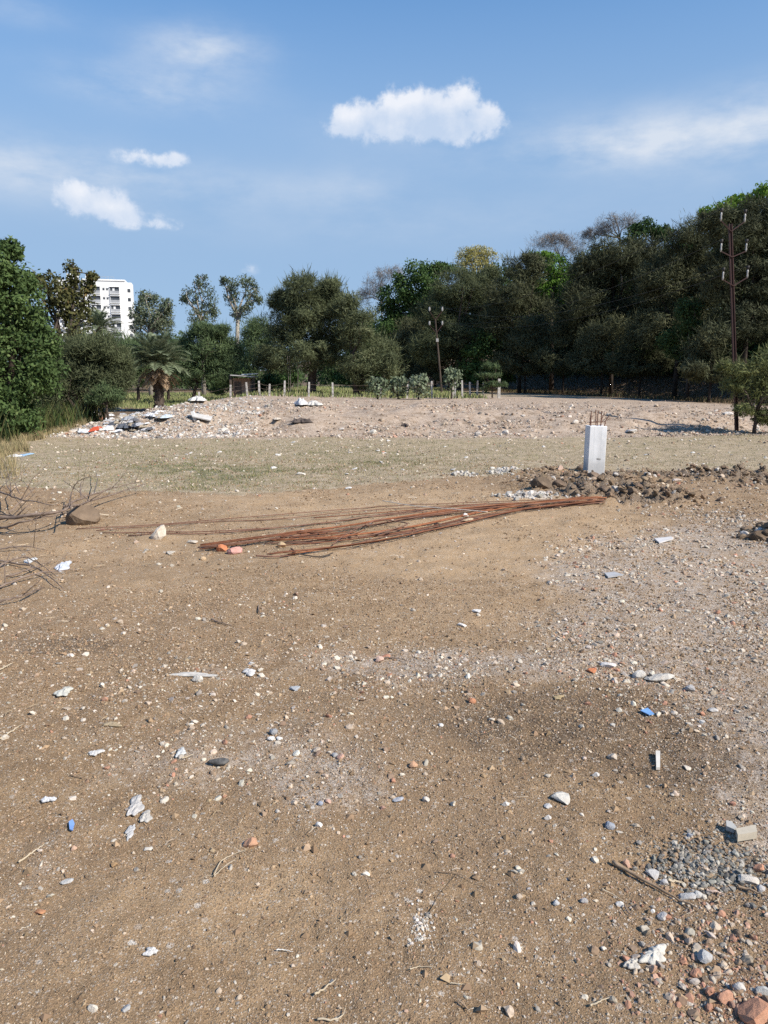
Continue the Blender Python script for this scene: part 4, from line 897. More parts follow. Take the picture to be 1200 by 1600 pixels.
# ------------------------------------------------------------------ palms
def frond_mesh(Lf, droop, mat, name='frond', w=.28, nl=34):
    pts = []; p = Vector((0, 0, 0)); a = 0
    for i in range(13):
        pts.append(p.copy()); t = i / 12; ang = -droop * t * t
        p = p + Vector((math.cos(ang), 0, math.sin(ang))) * (Lf / 12)
    V = []; F = []
    def P(t):
        k = min(t * 12, 11.999); i = int(k); return pts[i].lerp(pts[i + 1], k - i), (pts[i + 1] - pts[i]).normalized()
    for i in range(12):                                                   # the rib
        for (q, h) in ((pts[i], .018 * (1 - i / 14)),):
            q2 = pts[i + 1]; b = len(V); h2 = .018 * (1 - (i + 1) / 14)
            V += [q + Vector((0, -h, 0)), q + Vector((0, h, 0)), q + Vector((0, 0, h)), q + Vector((0, 0, h)), q2 + Vector((0, -h2, 0)), q2 + Vector((0, h2, 0)), q2 + Vector((0, 0, h2)), q2 + Vector((0, 0, h2))]
            F += [(b, b + 4, b + 6, b + 2), (b + 1, b + 2, b + 6, b + 5), (b, b + 1, b + 5, b + 4)]
    for s in (-1, 1):
        for i in range(nl):
            t = .14 + .85 * i / nl; q, d = P(t); ll = w * Lf * math.sin(math.pi * min(1, t * .9 + .12)) * rnd.uniform(.8, 1.15)
            dirv = (d * .75 + Vector((0, s * .9, 0)) + Vector((0, 0, rnd.uniform(.0, .35)))).normalized(); tip = q + dirv * ll - Vector((0, 0, .12 * ll))
            wv = d * .046 * Lf / 2
            b = len(V); m = q.lerp(tip, .5) + Vector((0, 0, .03 * ll)); V += [q, m + wv * .9, tip, m - wv * .9]; F.append((b, b + 1, b + 2, b + 3))
    return np_mesh(name, np.array([v[:] for v in V]), np.array(F), [mat], False, {'tone': RG.uniform(.1, 1, len(F))})
def palm(label, Y, px, base_h, Lf, nf, ndead, name='date_palm'):
    b = atY(px, 600, Y); bz = gz1(b.x, Y); root = empty(name, (b.x, Y, bz), label, 'palm')
    mb = MB(); mb.tube([(0, 0, -.2), (.03, 0, base_h * .5), (0, 0, base_h), (0, 0, base_h + .2)], [.22, .19, .22, .1], 10)
    for i in range(40):
        a = i * 2.4; z = base_h * i / 40; mb.box((math.cos(a) * .2, math.sin(a) * .2, z + .03), (.09, .07, .12), Matrix.Rotation(a, 3, 'Z') @ Matrix.Rotation(.5, 3, 'Y'))
    mb.build('trunk', BARK, root)
    ms = [frond_mesh(Lf, dr, LM['palm']) for dr in (.7, 1.1, 1.5)]; md = [frond_mesh(Lf * .85, dr, LM['deadpalm'], nl=26) for dr in (.9, 1.35)]
    for i in range(nf):
        el = 1.35 - 1.5 * (i / nf) ** .9; f = link('frond', ms[i % 3], root, (0, 0, base_h + .08)); f.rotation_euler = (0, -el, i * 2.4 + rnd.uniform(-.3, .3)); f.scale = (rnd.uniform(.85, 1.1),) * 3
    for i in range(ndead):
        f = link('frond', md[i % 2], root, (0, 0, base_h - .12 - rnd.uniform(0, .3))); f.rotation_euler = (0, rnd.uniform(.05, .75), i * 2.4 + rnd.uniform(-.3, .3)); f.scale = (rnd.uniform(.62, .9),) * 3
        if i == 0: pass
    return root
palm('large date palm with a skirt of dead brown fronds left of the hut', 33, 247, 2.05, 1.7, 56, 30)
palm('smaller palm top in front of the white apartment block', 50, 160, 4.6, 1.7, 34, 4)

# ------------------------------------------------------------------ apartment block
WALLW = simple('white_painted_wall', (.70, .70, .68), (.80, .80, .78), .25, .8, .1, .01)
WALLG = simple('grey_balcony_wall', (.30, .31, .32), (.40, .41, .42), .4, .8, 0)
WIN = simple('dark_window', (.035, .04, .05), (.09, .10, .11), .5, .3, 0, spec=.5)
def apartments():
    Y = 262; c = atY(166, 600, Y); s = Y / FPX / math.cos(PITCH); top = atY(168, 436, Y).z; fl = 3.02
    root = empty('apartment_block', (c.x, Y, 0), 'white multi-storey apartment block rising above the left trees', 'building', rz=math.radians(13))
    W = 15.8; x0 = -W / 2 + .6
    def X(px): return (px - 168) * s
    def box(mb, xa, xb, ya, yb, za, zb): mb.box(((xa + xb) / 2, (ya + yb) / 2, (za + zb) / 2), (abs(xb - xa), abs(yb - ya), abs(zb - za)))
    m = MB(); box(m, X(143), X(204), 0, 9, 0, top); m.build('wall', WALLW, root)
    m = MB(); box(m, X(105), X(142.95), 1.2, 9, 0, top - .4); m.build('wall', WALLW, root)
    m = MB(); box(m, X(204.05), X(212), 1.8, 8, 0, top - .7); m.build('wall', WALLW, root)
    m = MB(); box(m, X(147), X(157), 3, 7, top, top + 1.6); m.build('water_tank_room', WALLW, root)
    m = MB(); box(m, X(120), X(134), 4, 9, top - .4, top + 2.0); m.build('water_tank_room', WALLW, root)
    m = MB(); box(m, X(143), X(204), -.25, 0, top - .5, top - .2); m.build('cornice', WALLW, root)
    m = MB()
    for k in range(7): m.tube([(X(165) + k * .9, .4, top - .4), (X(165) + k * .9, .4, top + .9)], .05, 4)
    m.tube([(X(165), .4, top + .9), (X(165) + 5.4, .4, top + .9)], .05, 4); m.build('roof_railing', WALLG, root)
    for k in range(11):
        z = top - 1.9 - fl * (k + 1) + .2
        if z < 1: break
        for (pa, pb) in ((155, 168), (182, 195)):
            f = MB()
            xa, xb = X(pa), X(pb)
            box(f, xa - .12, xa, -.3, -.01, z, z + 2.2); box(f, xb, xb + .12, -.3, -.01, z, z + 2.2); box(f, xa - .12, xb + .12, -.55, -.01, z + 2.2, z + 2.36); box(f, xa - .12, xb + .12, -.55, -.01, z - .12, z)
            w = f.build('window', WALLW, root)
            g = MB(); box(g, xa, xb, -.06, -.01, z + .95, z + 2.2); g.build('pane', WIN, w)
            g = MB(); box(g, xa, xb, -.3, -.2, z, z + .95); g.build('balcony_panel', WALLG, w)
            if k % 2 == 0:
                g = MB(); box(g, xa + .8, xa + 1.5, -.14, -.07, z + .95, z + 2.0); g.build('curtain', WALLW, w)
        for pa in (151.5, 173, 178):
            g = MB(); box(g, X(pa) - .3, X(pa) + .3, -.05, -.01, z + 1.1, z + 1.8); g.build('window', WIN, root)
        for (pa, pb) in ((127, 139), (112, 122)):
            g = MB(); box(g, X(pa), X(pb), 1.1, 1.19, z + .8, z + 2.0); w = g.build('window', WIN, root)
            g = MB(); box(g, X(pa) - .2, X(pb) + .2, .5, 1.1, z + .0, z + .75); g.build('balcony_panel', WALLW, w)
        g = MB(); box(g, X(206), X(210), 1.7, 1.79, z + .8, z + 1.9); g.build('window', WIN, root)
apartments()

# ------------------------------------------------------------------ hut, fence, poles
def hut():
    p = atY(378, 615, 41); z = gz1(p.x, 41); r = empty('hut', (p.x, 41, z), 'little plastered hut with a tin roof beyond the fence', 'hut', rz=.1)
    plaster = simple('hut_plaster', (.34, .20, .13), (.42, .28, .19), 1.5); tin = simple('tin_sheet', (.3, .29, .28), (.55, .53, .5), 2, .5)
    m = MB(); m.box((0, 1, .55), (.95, 1.9, 1.1)); m.build('wall', plaster, r)
    m = MB(); m.box((.1, .8, 1.22), (1.3, 2.6, .05), Matrix.Rotation(.07, 3, 'Y')); ro = m.build('roof', tin, r)
    m = MB(); m.box((.45, .1, 1.32), (.9, .6, .04), Matrix.Rotation(-.05, 3, 'Y')); m.build('roof_sheet', simple('whitish_sheet', (.6, .6, .6), (.75, .75, .75), 2), ro)
    m = MB(); m.box((-.55, -.3, .6), (.12, .12, 1.3)); m.build('post', BARK, r)
    m = MB(); m.box((.7, -.3, .6), (.09, .09, 1.2)); m.build('post', BARK, r)
    m = MB(); m.box((-.2, .03, .45), (.35, .05, .9)); m.build('door', simple('old_door', (.10, .07, .05), (.16, .11, .08), 4), r)
hut()
CONC = simple('concrete_post', (.38, .36, .33), (.55, .52, .48), 7, .9, .4, .01)
def fence():
    pts = [(310, 36.4, 1), (359, 36.4, 1), (386, 36.4, .9), (405, 36.4, 1), (420, 36.5, .8), (444, 36.4, 1.05), (482, 36.5, 1), (520, 36.4, 1), (594, 36.2, 1.), (636, 36.3, .95), (675, 36.4, 1.15), (708, 36.4, 1), (711, 38.5, 1.1),
           (723, 37.0, 1.2), (735, 37.4, 1.1), (746, 37.6, 1.2), (755, 37.8, 1.1), (780, 38.2, 1.35)]
    b0 = atY(540, 600, 36.4); root = empty('wire_fence', (b0.x, 36.4, gz1(b0.x, 36.4)), 'leaning concrete posts with wire strung between them at the field edge', 'fence')
    tops = []
    for (px, Y, h) in pts:
        p = atY(px, 600, Y); z = gz1(p.x, Y); h = h * .72
        m = MB(); ln = rnd.uniform(-.05, .05); m.tube([(0, 0, -.25), (ln * .5, 0, h * .5), (ln, rnd.uniform(-.04, .04), h)], [.062, .058, .052], 4)
        if px == 780: m = MB(); m.box((0, 0, h / 2 - .1), (.15, .13, h + .2), taper=.8)
        o = m.build('fence_post', CONC, root); o.location = Vector((p.x, Y, z)) - root.location; tops.append((p.x + ln * .8, Y, z, h))
    for f in (.25, .55, .85):
        m = MB(); t = sorted(tops)
        for a, b in zip(t[:-1], t[1:]):
            A = Vector((a[0], a[1] - .06, a[2] + a[3] * f)) - root.location; B = Vector((b[0], b[1] - .06, b[2] + b[3] * f)) - root.location
            m.tube([A, A.lerp(B, .5) - Vector((0, 0, .03)), B], .006, 3, False)
        m.build('wire', simple('rusty_wire', (.2, .15, .12), (.3, .25, .2), 5), root)
fence()
STEEL = simple('red_oxide_steel', (.035, .015, .013), (.06, .027, .022), 3, .7, .2, .005, (1, 1, .3), .35)
PORC = simple('white_porcelain', (.30, .29, .27), (.40, .385, .36), 8, .35, 0, spec=.5); BLK = simple('dark_iron', (.03, .028, .028), (.06, .055, .05), 6, .6, 0)
def pole_at():
    Y = 20.5; b = atY(1153, 652, Y); z = gz1(b.x, Y)
    root = empty('power_pole', (b.x, Y, z), 'tall rust-red steel power pole with three tiers of V-shaped arms at the right', 'utility pole')
    T = atY(1141, 353, Y) - Vector((b.x, Y, z)); T = Vector((T.x, 0, T.z))
    m = MB()
    for dx in (-.034, .034): m.box(T / 2 + Vector((dx, 0, 0)), (.02, .07, T.length + .1), Matrix.Rotation(math.atan2(T.x, T.z), 3, 'Y'))
    m.box(T / 2, (.06, .015, T.length + .06), Matrix.Rotation(math.atan2(T.x, T.z), 3, 'Y'))
    m.build('pole', STEEL, root)
    s = Y / FPX / math.cos(PITCH); ends = []
    for (py, lpy, rpy, lx, rx) in ((362, 338, 340, 1125, 1162), (402, 386, 386, 1125, 1164), (447, 430, 427, 1128, 1166)):
        c = atY(1141 + (py - 353) * .04, py, Y) - root.location; c.y = 0
        for (ex, ey) in ((lx, lpy + 7), (rx, rpy + 7)):
            e = atY(ex, ey, Y) - root.location; e.y = 0
            m = MB(); m.tube([c + Vector((0, -.05, 0)), e + Vector((0, -.05, 0))], .017, 4); m.build('arm', STEEL, root)
            m = MB(); m.tube([e + Vector((0, -.05, -.02)), e + Vector((0, -.05, .05)), e + Vector((0, -.05, .10)), e + Vector((0, -.05, .15)), e + Vector((0, -.05, .2))], [.018, .028, .018, .026, .018], 8); ins = m.build('insulator', PORC, root, True)
            m = MB(); m.tube([e + Vector((0, -.05, .2)), e + Vector((0, -.05, .24)), e + Vector((0, -.05, .30))], [.02, .04, .042], 8); m.build('cap', BLK, ins, True)
            ends.append(root.location + e + Vector((0, -.05, .3)))
    return ends
e1 = pole_at()
def pole_far():
    Y = 47; b = atY(691, 612, Y); z = gz1(b.x, Y)
    root = empty('power_pole', (b.x, Y, z), 'distant leaning power pole against the dark slope wood', 'utility pole')
    T = atY(680, 498, Y) - root.location; T.y = 0
    m = MB(); m.tube([(0, 0, -.2), T * .5, T], [.065, .055, .045], 6); m.build('pole', BARK, root)
    ends = []
    for (py, dy) in ((520, -12), (500, -14)):
        c = atY(680 + (py - 498) * .1, py, Y) - root.location; c.y = 0
        for ex in (671, 691):
            e = atY(ex, py + dy, Y) - root.location; e.y = 0
            m = MB(); m.tube([c, e], .025, 4); m.build('arm', STEEL, root)
            m = MB(); m.tube([e, e + Vector((0, 0, .1)), e + Vector((0, 0, .25))], [.04, .06, .04], 6); m.build('insulator', PORC, root); ends.append(root.location + e + Vector((0, 0, .25)))
    m = MB(); m.box(T * .72 + Vector((0, -.1, 0)), (.16, .05, .2)); m.build('plate', PORC, root)
    return ends
e2 = pole_far()
WIREM = simple('grey_conductor', (.05, .05, .05), (.08, .08, .08), 3, .5, 0)
for i, (a, b) in enumerate(((0, 2), (2, 0), (5, 1), (4, 3))):
    A, B = e1[a], e2[b]; pts = []
    for k in range(17):
        t = k / 16; q = A.lerp(B, t); q.z -= 4 * .9 * t * (1 - t); pts.append(q)
    m = MB(); m.tube([q - pts[0] for q in pts], .0035, 4); o = m.build('power_line', WIREM, None, loc=pts[0])
    tag(o, ['top', 'middle', 'lowest right', 'lowest left'][i] + ' wire running from the rust-red pole to the distant pole', 'wire')
# ropes hanging under the central thorn tree
for px, lab in ((449, 'thin pale rope hanging under the central thorn tree, left of three'), (452, 'thin pale rope hanging under the central thorn tree, middle of three'), (465, 'thin pale rope hanging under the central thorn tree, right of three')):
    p = atY(px, 556, 39); q = atY(px + (2 if px < 460 else 0), 612, 39); m = MB(); m.tube([(0, 0, 0), (q - p) * .5 + Vector((.02, 0, 0)), q - p], .011, 5)
    tag(m.build('rope', TWIGG, None, loc=p), lab, 'rope')

# ------------------------------------------------------------------ concrete column
def column():
    p = G(931, 741); m_, nt, b = new_mat('whitish_cast_concrete', .85, .2)
    n1 = noise_n(nt, 5, 8, .7); n2 = noise_n(nt, 38, 4, .6); n3 = noise_n(nt, 3, 4, .6, stretch=(1, 1, .2))
    c = mix_n(nt, mr_n(nt, n1, .3, .7), (.66, .67, .67), (.80, .80, .79)); c = mix_n(nt, mr_n(nt, n2, .66, .72, 0, .45), c, (.40, .40, .40)); c = mix_n(nt, mr_n(nt, n3, .5, .75, 0, .7), c, (.40, .40, .385))
    tc = nt.nodes.new('ShaderNodeTexCoord'); sp = nt.nodes.new('ShaderNodeSeparateXYZ'); nt.links.new(tc.outputs['Object'], sp.inputs[0])
    seam = m_n(nt, 'ABSOLUTE', m_n(nt, 'SUBTRACT', m_n(nt, 'FRACT', m_n(nt, 'MULTIPLY', m_n(nt, 'ADD', sp.outputs[0], m_n(nt, 'MULTIPLY', n1, .01)), 9.)), .5))
    c = mix_n(nt, mr_n(nt, seam, .06, .0, 0, .35), c, (.38, .38, .37))
    low = mr_n(nt, m_n(nt, 'ADD', sp.outputs[2], m_n(nt, 'MULTIPLY', n1, .12)), .15, .34, .75, 0)
    c = mix_n(nt, low, c, (.42, .42, .41)); nt.links.new(c, b.inputs['Base Color']); bump_n(nt, b, n1, .2, .008)
    root = empty('concrete_column', (p.x, p.y + .13, p.z), 'whitewashed concrete column stub with bare steel bars on top', 'column')
    s = p.y / FPX / math.cos(PITCH); h = 74 * s; w = 26.5 * s
    m = MB(); m.box((0, 0, h / 2 - .06), (w, w * 1.02, h + .12)); sh = m.build('shaft', m_, root, bevel=.008)
    sh.rotation_euler = (0, .008, 0)
    # a flake of mortar and a dark patch where the form was patched
    V, F = ICO2; me = np_mesh('mortar_patch', rockV(V, RG, 8, .5, .03) * np.array([.05, .004, .045]) * np.array([1, 1, 1]), F, [simple('grey_mortar', (.22, .22, .21), (.32, .31, .3), 20)]); o = link('mortar_patch', me, root, (.04, -w / 2 - .002, h * .32))
    V, F = ICO2; me = np_mesh('mortar_foot', rockV(V, RG, 8, .6, .03) * np.array([.17, .16, .09]), F, [CONC]); link('mortar_foot', me, root, (-.02, -.02, .0))
    RB = simple('rusty_starter_bar', (.14, .07, .05), (.24, .14, .10), 30, .9, .3, .003)
    for (dx, dy, hh, l) in ((-.105, -.1, .20, -.004), (-.07, .09, .22, .01), (-.01, -.1, .235, .004), (.022, .09, .24, -.006), (.045, -.1, .23, .004), (.095, .08, .19, .03), (.10, -.09, .16, .045)):
        m = MB(); m.tube([(dx, dy, h - .03), (dx + l * .4, dy, h + hh * .5), (dx + l * 1.6, dy, h + hh)], .0075, 6); m.build('starter_bar', RB, root)
    for zz in (.055, .125):
        q = .108; m = MB(); m.tube([(-q, -q, h + zz), (q, -q, h + zz + .01), (q, q, h + zz), (-q, q, h + zz - .01), (-q, -q, h + zz)], .0045, 5, False)
        if zz > .1: m = MB(); m.tube([(.06, -.1, h + zz - .05), (.12, -.1, h + zz), (.15, -.06, h + zz - .02), (.13, 0, h + zz - .06), (.16, .03, h + zz - .1)], .005, 5)
        m.build('stirrup', RB, root)
column()

# ------------------------------------------------------------------ rusty bars
RUST = [simple('rust_orange', (.20, .075, .035), (.31, .13, .065), 9, .9, .3, .002), simple('rust_brown', (.13, .055, .032), (.21, .09, .05), 9, .9, .3, .002), simple('rust_dark', (.13, .065, .045), (.21, .12, .085), 9, .9, .3, .002)]
def spline(P, n):
    P = [Vector(p) for p in P]; out = []; m = len(P) - 1
    for i in range(n + 1):
        t = i / n * m; k = min(int(t), m - 1); f = t - k
        p0 = P[max(k - 1, 0)]; p1 = P[k]; p2 = P[k + 1]; p3 = P[min(k + 2, m)]
        out.append(.5 * ((2 * p1) + (p2 - p0) * f + (2 * p0 - 5 * p1 + 4 * p2 - p3) * f * f + (3 * p1 - p0 - 3 * p2 + p3) * f ** 3))
    return out
def bar(path, up, r, mat, label, name='reinforcing_bar', cat='steel bar', group='rusty reinforcing bars on the sandy soil', jit=.0):
    P = [G(x, y, up) for (x, y) in path]
    P = [p + Vector((rnd.uniform(-jit, jit), rnd.uniform(-jit, jit), rnd.uniform(0, .012))) for p in P]
    S = spline(P, 26)
    for q in S: q.z = max(q.z, gz1(q.x, q.y) + r + .006)
    o0 = S[0].copy(); m = MB(); m.tube([q - o0 for q in S], r, 6)
    return tag(m.build(name, mat, None, True, loc=o0), label, cat, group)
ORD = ['first', 'second', 'third', 'fourth', 'fifth', 'sixth', 'seventh', 'eighth']
def bundle(path, n, spread0, spread1, label, r=.0055, short=0.):
    for i in range(n):
        f = (i / max(1, n - 1) - .5); pp = []
        ph = rnd.uniform(-1, 1)
        for k, (x, y) in enumerate(path):
            t = k / (len(path) - 1); sp = spread0 * (1 - t) + spread1 * t
            pp.append((x + (rnd.uniform(-short, short) if k == 0 else rnd.uniform(-8, 8) if k == len(path) - 1 else 0), y + f * sp + ph * sp * .28 * math.sin(t * 5 + i)))
        bar(pp, .006 + .012 * (i % 4), r * rnd.uniform(.85, 1.2), rnd.choice([RUST[0], RUST[0], RUST[1], RUST[2]]), ORD[i] + ' ' + label)
bundle([(322, 859), (420, 845), (540, 829), (700, 804), (820, 792), (938, 782)], 8, 9, 6, 'rusty bar, counted from the far side, of the farther bundle reaching the orange brick', short=12)
bundle([(430, 852), (520, 846), (640, 830), (760, 804), (850, 792), (940, 784)], 7, 13, 6, 'rusty bar, counted from the far side, of the middle steel bundle', short=20)
bundle([(425, 870), (500, 862), (600, 848), (720, 822), (820, 800), (935, 787)], 4, 5, 4, 'rusty bar, counted from the far side, of the nearest narrow bundle', short=26)
bar([(120, 828), (250, 822), (420, 808), (560, 796), (700, 789), (905, 781)], .012, .005, RUST[2], 'farthest thin dark bar, arching from the brown boulder')
bar([(150, 832), (300, 820), (430, 813), (560, 801), (700, 792), (900, 783)], .01, .005, RUST[2], 'second farthest thin dark bar of the long loose ones')
bar([(160, 836), (300, 834), (430, 827), (520, 818), (640, 803), (800, 789)], .012, .006, RUST[2], 'long loose bar passing behind the upright off-white rock')
bar([(200, 839), (330, 836), (450, 826), (560, 812), (680, 796), (800, 787)], .012, .006, RUST[2], 'long loose bar just in front of its neighbour behind the white rock')
bar([(490, 813), (560, 808), (640, 800), (760, 790)], .02, .006, RUST[1], 'short thin bar lying across the gap behind the bundles')
bar([(330, 861), (400, 851), (520, 836)], .05, .006, RUST[1], 'short rusty bar on top of the near end of the farther bundle')
bar([(520, 862), (545, 842), (590, 822), (620, 824), (636, 830), (600, 842), (560, 851)], .06, .006, RUST[2], 'looped bent rusty bar over the middle bundle', 'bent_bar', group=None)
bar([(560, 858), (600, 848), (650, 838), (636, 834), (590, 846)], .05, .005, RUST[2], 'hairpin bent thin bar between middle and nearest bundle', 'bent_bar', group=None)
bar([(400, 872), (430, 873), (460, 868), (455, 860)], .01, .008, RUST[2], 'hooked short bar end below the ochre rock', 'bent_bar', group=None)
bar([(470, 870), (500, 872), (520, 868)], .012, .006, BARK, 'short dark bar end in front of the nearest bundle', 'bent_bar', group=None)
bar([(598, 791), (640, 798), (680, 803), (722, 806), (762, 810)], .065, .005, simple('bleached_cane', (.5, .45, .38), (.6, .55, .47), 12), 'pale bleached cane lying across the rusty bars', 'cane', 'cane', None)
for k in range(6):
    x = 425 + k * 14; bar([(x, 846 + k), (x + 40, 838 + k * 2), (x + 75, 842 - k)], .045, .006, RUST[1], 'short offcut bar tangled at the near end of the middle bundle', 'bar_offcut', 'steel bar', 'short bar offcuts at the bundle end')

# ------------------------------------------------------------------ dead branches
DEADW = simple('dead_branch_bark', (.13, .095, .075), (.25, .19, .15), 14, .95, .5, .004); STRAWM = simple('bleached_straw', (.42, .34, .23), (.56, .47, .34), 16); STICK = simple('weathered_stick', (.22, .145, .09), (.36, .26, .17), 14, .9, .5, .003)
def stick3(pts, r, mat, label, name='dead_branch', cat='branch', side=0, grp=None, n=18):
    S = spline(pts, n); o0 = S[0].copy(); m = MB(); r = r * (.68 if r > .009 else 1); R = [r * (1 - .75 * i / n) for i in range(n + 1)]
    for i_ in range(len(S)): S[i_] = S[i_] + Vector((0, rnd.uniform(-r, r) * .6, rnd.uniform(-r, r) * .6))
    m.tube([q - o0 for q in S], R, 6)
    for k in range((side + 1) // 2 if r > .009 * .68 else side):
        i = rnd.randint(2, n - 2); q = S[i] - o0; d = (S[i + 1] - S[i]).normalized(); L = rnd.uniform(.12, .5)
        a = Vector((rnd.uniform(-1, 1), rnd.uniform(-.6, .6), rnd.uniform(-.1, 1))).normalized(); e = q + (a * .8 + d * .6).normalized() * L
        e.z = max(e.z, gz1(e.x + o0.x, e.y + o0.y) - o0.z + .01)
        m.tube([q, q.lerp(e, .5) + Vector((rnd.uniform(-.03, .03), 0, rnd.uniform(-.02, .04))), e], [R[i] * .6, R[i] * .4, .002], 4)
    return tag(m.build(name, mat, None, True, loc=o0), label, cat, grp)
def Q(px, py, Y): return G(px, py, 0, {9.4: .12, 9.2: .14, 9.1: .2, 9.0: .22, 8.8: .2, 8.6: .16, 8.4: .1, 9.5: .1, 9.25: .3, 9.3: .4, 8.9: .1, 8.7: .1, 8.2: .05}.get(Y, .1))
stick3([Q(226, 757, 9.4), Q(160, 776, 9.2), Q(110, 793, 9.0), Q(60, 803, 8.8), Q(0, 811, 8.6), Q(-60, 818, 8.4)][::-1], .034, DEADW, 'thick grey dead branch reaching right across the brush pile', side=9)
stick3([Q(-40, 756, 9.1), Q(0, 768, 9.1), Q(40, 782, 9.1), Q(88, 789, 9.1)], .022, DEADW, 'dead branch slanting down from the left edge into the brush pile', side=6)
stick3([Q(222, 752, 9.5), Q(175, 764, 9.5), Q(135, 776, 9.4), Q(100, 792, 9.2)][::-1], .02, DEADW, 'second long dead branch just above the thick one', side=6)
stick3([Q(108, 790, 9.2), Q(112, 770, 9.2), Q(122, 752, 9.25), Q(146, 744, 9.3)], .012, DEADW, 'curved dead twig rising from the middle of the brush pile', side=2)
stick3([Q(126, 776, 9.3), Q(126, 756, 9.3), Q(135, 748, 9.3)], .01, DEADW, 'short upright twig in the brush pile', side=1)
stick3([Q(147, 770, 9.4), Q(152, 748, 9.4), Q(147, 730, 9.4)], .008, TWIGG, 'pale hooked twig standing up from the brush pile')
stick3([Q(14, 802, 8.9), Q(40, 776, 9.0), Q(70, 748, 9.1)], .012, DEADW, 'straight dead twig leaning right at the left of the brush pile', side=2)
stick3([Q(18, 775, 9.0), Q(14, 745, 9.0), Q(3, 715, 9.0)], .010, DEADW, 'upright dead twig by the left edge of the brush pile', side=2)
stick3([Q(18, 770, 9.0), Q(10, 750, 9.0), Q(26, 730, 9.1)], .008, DEADW, 'forked thin twig by the left edge of the brush pile', side=1)
stick3([Q(30, 770, 9.0), Q(24, 755, 9.1), Q(36, 752, 9.1), Q(52, 774, 9.1)], .007, DEADW, 'arched thin twig left of the brush pile centre', side=1)
stick3([Q(0, 826, 8.2), Q(50, 812, 8.6), Q(110, 800, 8.9), Q(150, 786, 9.1)], .016, DEADW, 'lowest dead branch touching the brown boulder', side=6)
stick3([Q(-20, 800, 8.7), Q(40, 808, 8.6), Q(90, 802, 8.8)], .014, DEADW, 'crooked dead branch crossing under the thick one', side=6)
for k, (a, b, c, lab) in enumerate([((-10, 862), (40, 862), (72, 862), 'thin dead stem at the back of the lower brush litter'), ((-10, 893), (40, 880), (90, 905), 'long dead stem curving through the lower brush litter'), ((-10, 925), (60, 905), (125, 893), 'straw-coloured stem pointing to the white bag'),
        ((-10, 948), (40, 940), (70, 920), 'nearest dead stem of the lower brush litter'), ((0, 880), (60, 898), (100, 925), 'dead stem lying under the white plastic bag'), ((10, 905), (50, 898), (80, 880), 'short dead stem crossing the litter')]):
    stick3([G(*a, .02), G(*b, .05), G(*c, .015)], .009, DEADW, lab, side=1)
for (pts, r, mat, lab, side) in [
    ([(957, 1351), (1010, 1382), (1055, 1407), (1090, 1425)], .0065, STICK, 'long brown stick on the near right dirt', 0),
    ([(1152, 1388), (1180, 1398), (1204, 1408)], .0045, STICK, 'brown stick end at the right edge below the pale slab', 0),
    ([(1044, 1380), (1056, 1382), (1068, 1384)], .005, STRAWM, 'short pale wood sliver above the long brown stick', 0),
    ([(1104, 1395), (1120, 1398), (1132, 1402)], .005, simple('pinkish_wood', (.5, .36, .28), (.6, .45, .35), 14), 'short pinkish wood sliver on the grey chippings', 0),
    ([(597, 1030), (620, 1031), (636, 1035)], .005, DEADW, 'thin brown stick beside the reddish brick piece', 0),
    ([(330, 970), (345, 975), (362, 980)], .006, DEADW, 'dark twig lying on open dirt, left of centre', 1),
    ([(404, 948), (406, 960), (422, 964)], .005, DEADW, 'small L-shaped dark twig', 0),
    ([(335, 1370), (345, 1350), (365, 1338), (386, 1330)], .0022, STRAWM, 'curled dry straw reaching the peach brick lump', 0),
    ([(335, 1372), (352, 1356), (374, 1342)], .0018, STRAWM, 'second dry straw under the curled one', 0),
    ([(0, 1157), (20, 1145), (36, 1134)], .0045, STRAWM, 'dry stalk at the left edge', 0), ([(0, 1049), (12, 1043), (20, 1039)], .005, STRAWM, 'short dry stalk at the left edge, farther', 0),
    ([(30, 1350), (50, 1336), (70, 1322)], .004, STRAWM, 'pale dry stalk on the near left dirt', 0), ([(28, 1285), (44, 1278), (54, 1270)], .0028, STICK, 'small brown stalk on the near left gravel', 0),
    ([(492, 1558), (508, 1548), (525, 1535)], .0035, STRAWM, 'short pale stalk on the near centre dirt', 0), ([(496, 1597), (520, 1598), (534, 1592), (540, 1580)], .003, STRAWM, 'hooked dry straw by the bottom edge', 0),
    ([(432, 1487), (446, 1488), (458, 1491)], .002, simple('white_string', (.6, .58, .52), (.7, .68, .62), 12), 'short bit of white string on the near dirt', 0), ([(640, 1518), (656, 1514), (680, 1514)], .002, STRAWM, 'thin pale straw arch on the near dirt', 0),
    ([(703, 1540), (716, 1541), (727, 1542)], .0018, STRAWM, 'thin pale straw right of the straw arch', 0), ([(716, 1568), (726, 1576), (733, 1586)], .003, STICK, 'short brown stick near the bottom edge', 0),
    ([(684, 1365), (715, 1368), (742, 1382)], .0022, STICK, 'curved brown twig on smooth dirt', 1), ([(975, 1418), (982, 1430), (990, 1434)], .0025, DEADW, 'thin curved twig beside the white stone', 0), ([(940, 1392), (960, 1402), (975, 1412)], .002, STRAWM, 'thin straw leading to the white stone', 0),
    ([(922, 1575), (940, 1568), (958, 1560)], .003, STRAWM, 'pale stalk below the white plaster lump', 0), ([(110, 1213), (128, 1218), (145, 1222)], .003, STICK, 'thin twig on the left gravel', 0), ([(285, 1188), (295, 1185), (303, 1181)], .0035, STRAWM, 'short stalk left of the dark shoe sole', 0)]:
    P = [G(x, y, r * .8 + .006) for (x, y) in pts]
    for q in P: pass
    stick3(P, r, mat, lab, 'stick' if mat is STICK or mat is DEADW else 'straw', 'stick' if mat is STICK or mat is DEADW else 'straw', side, n=14)

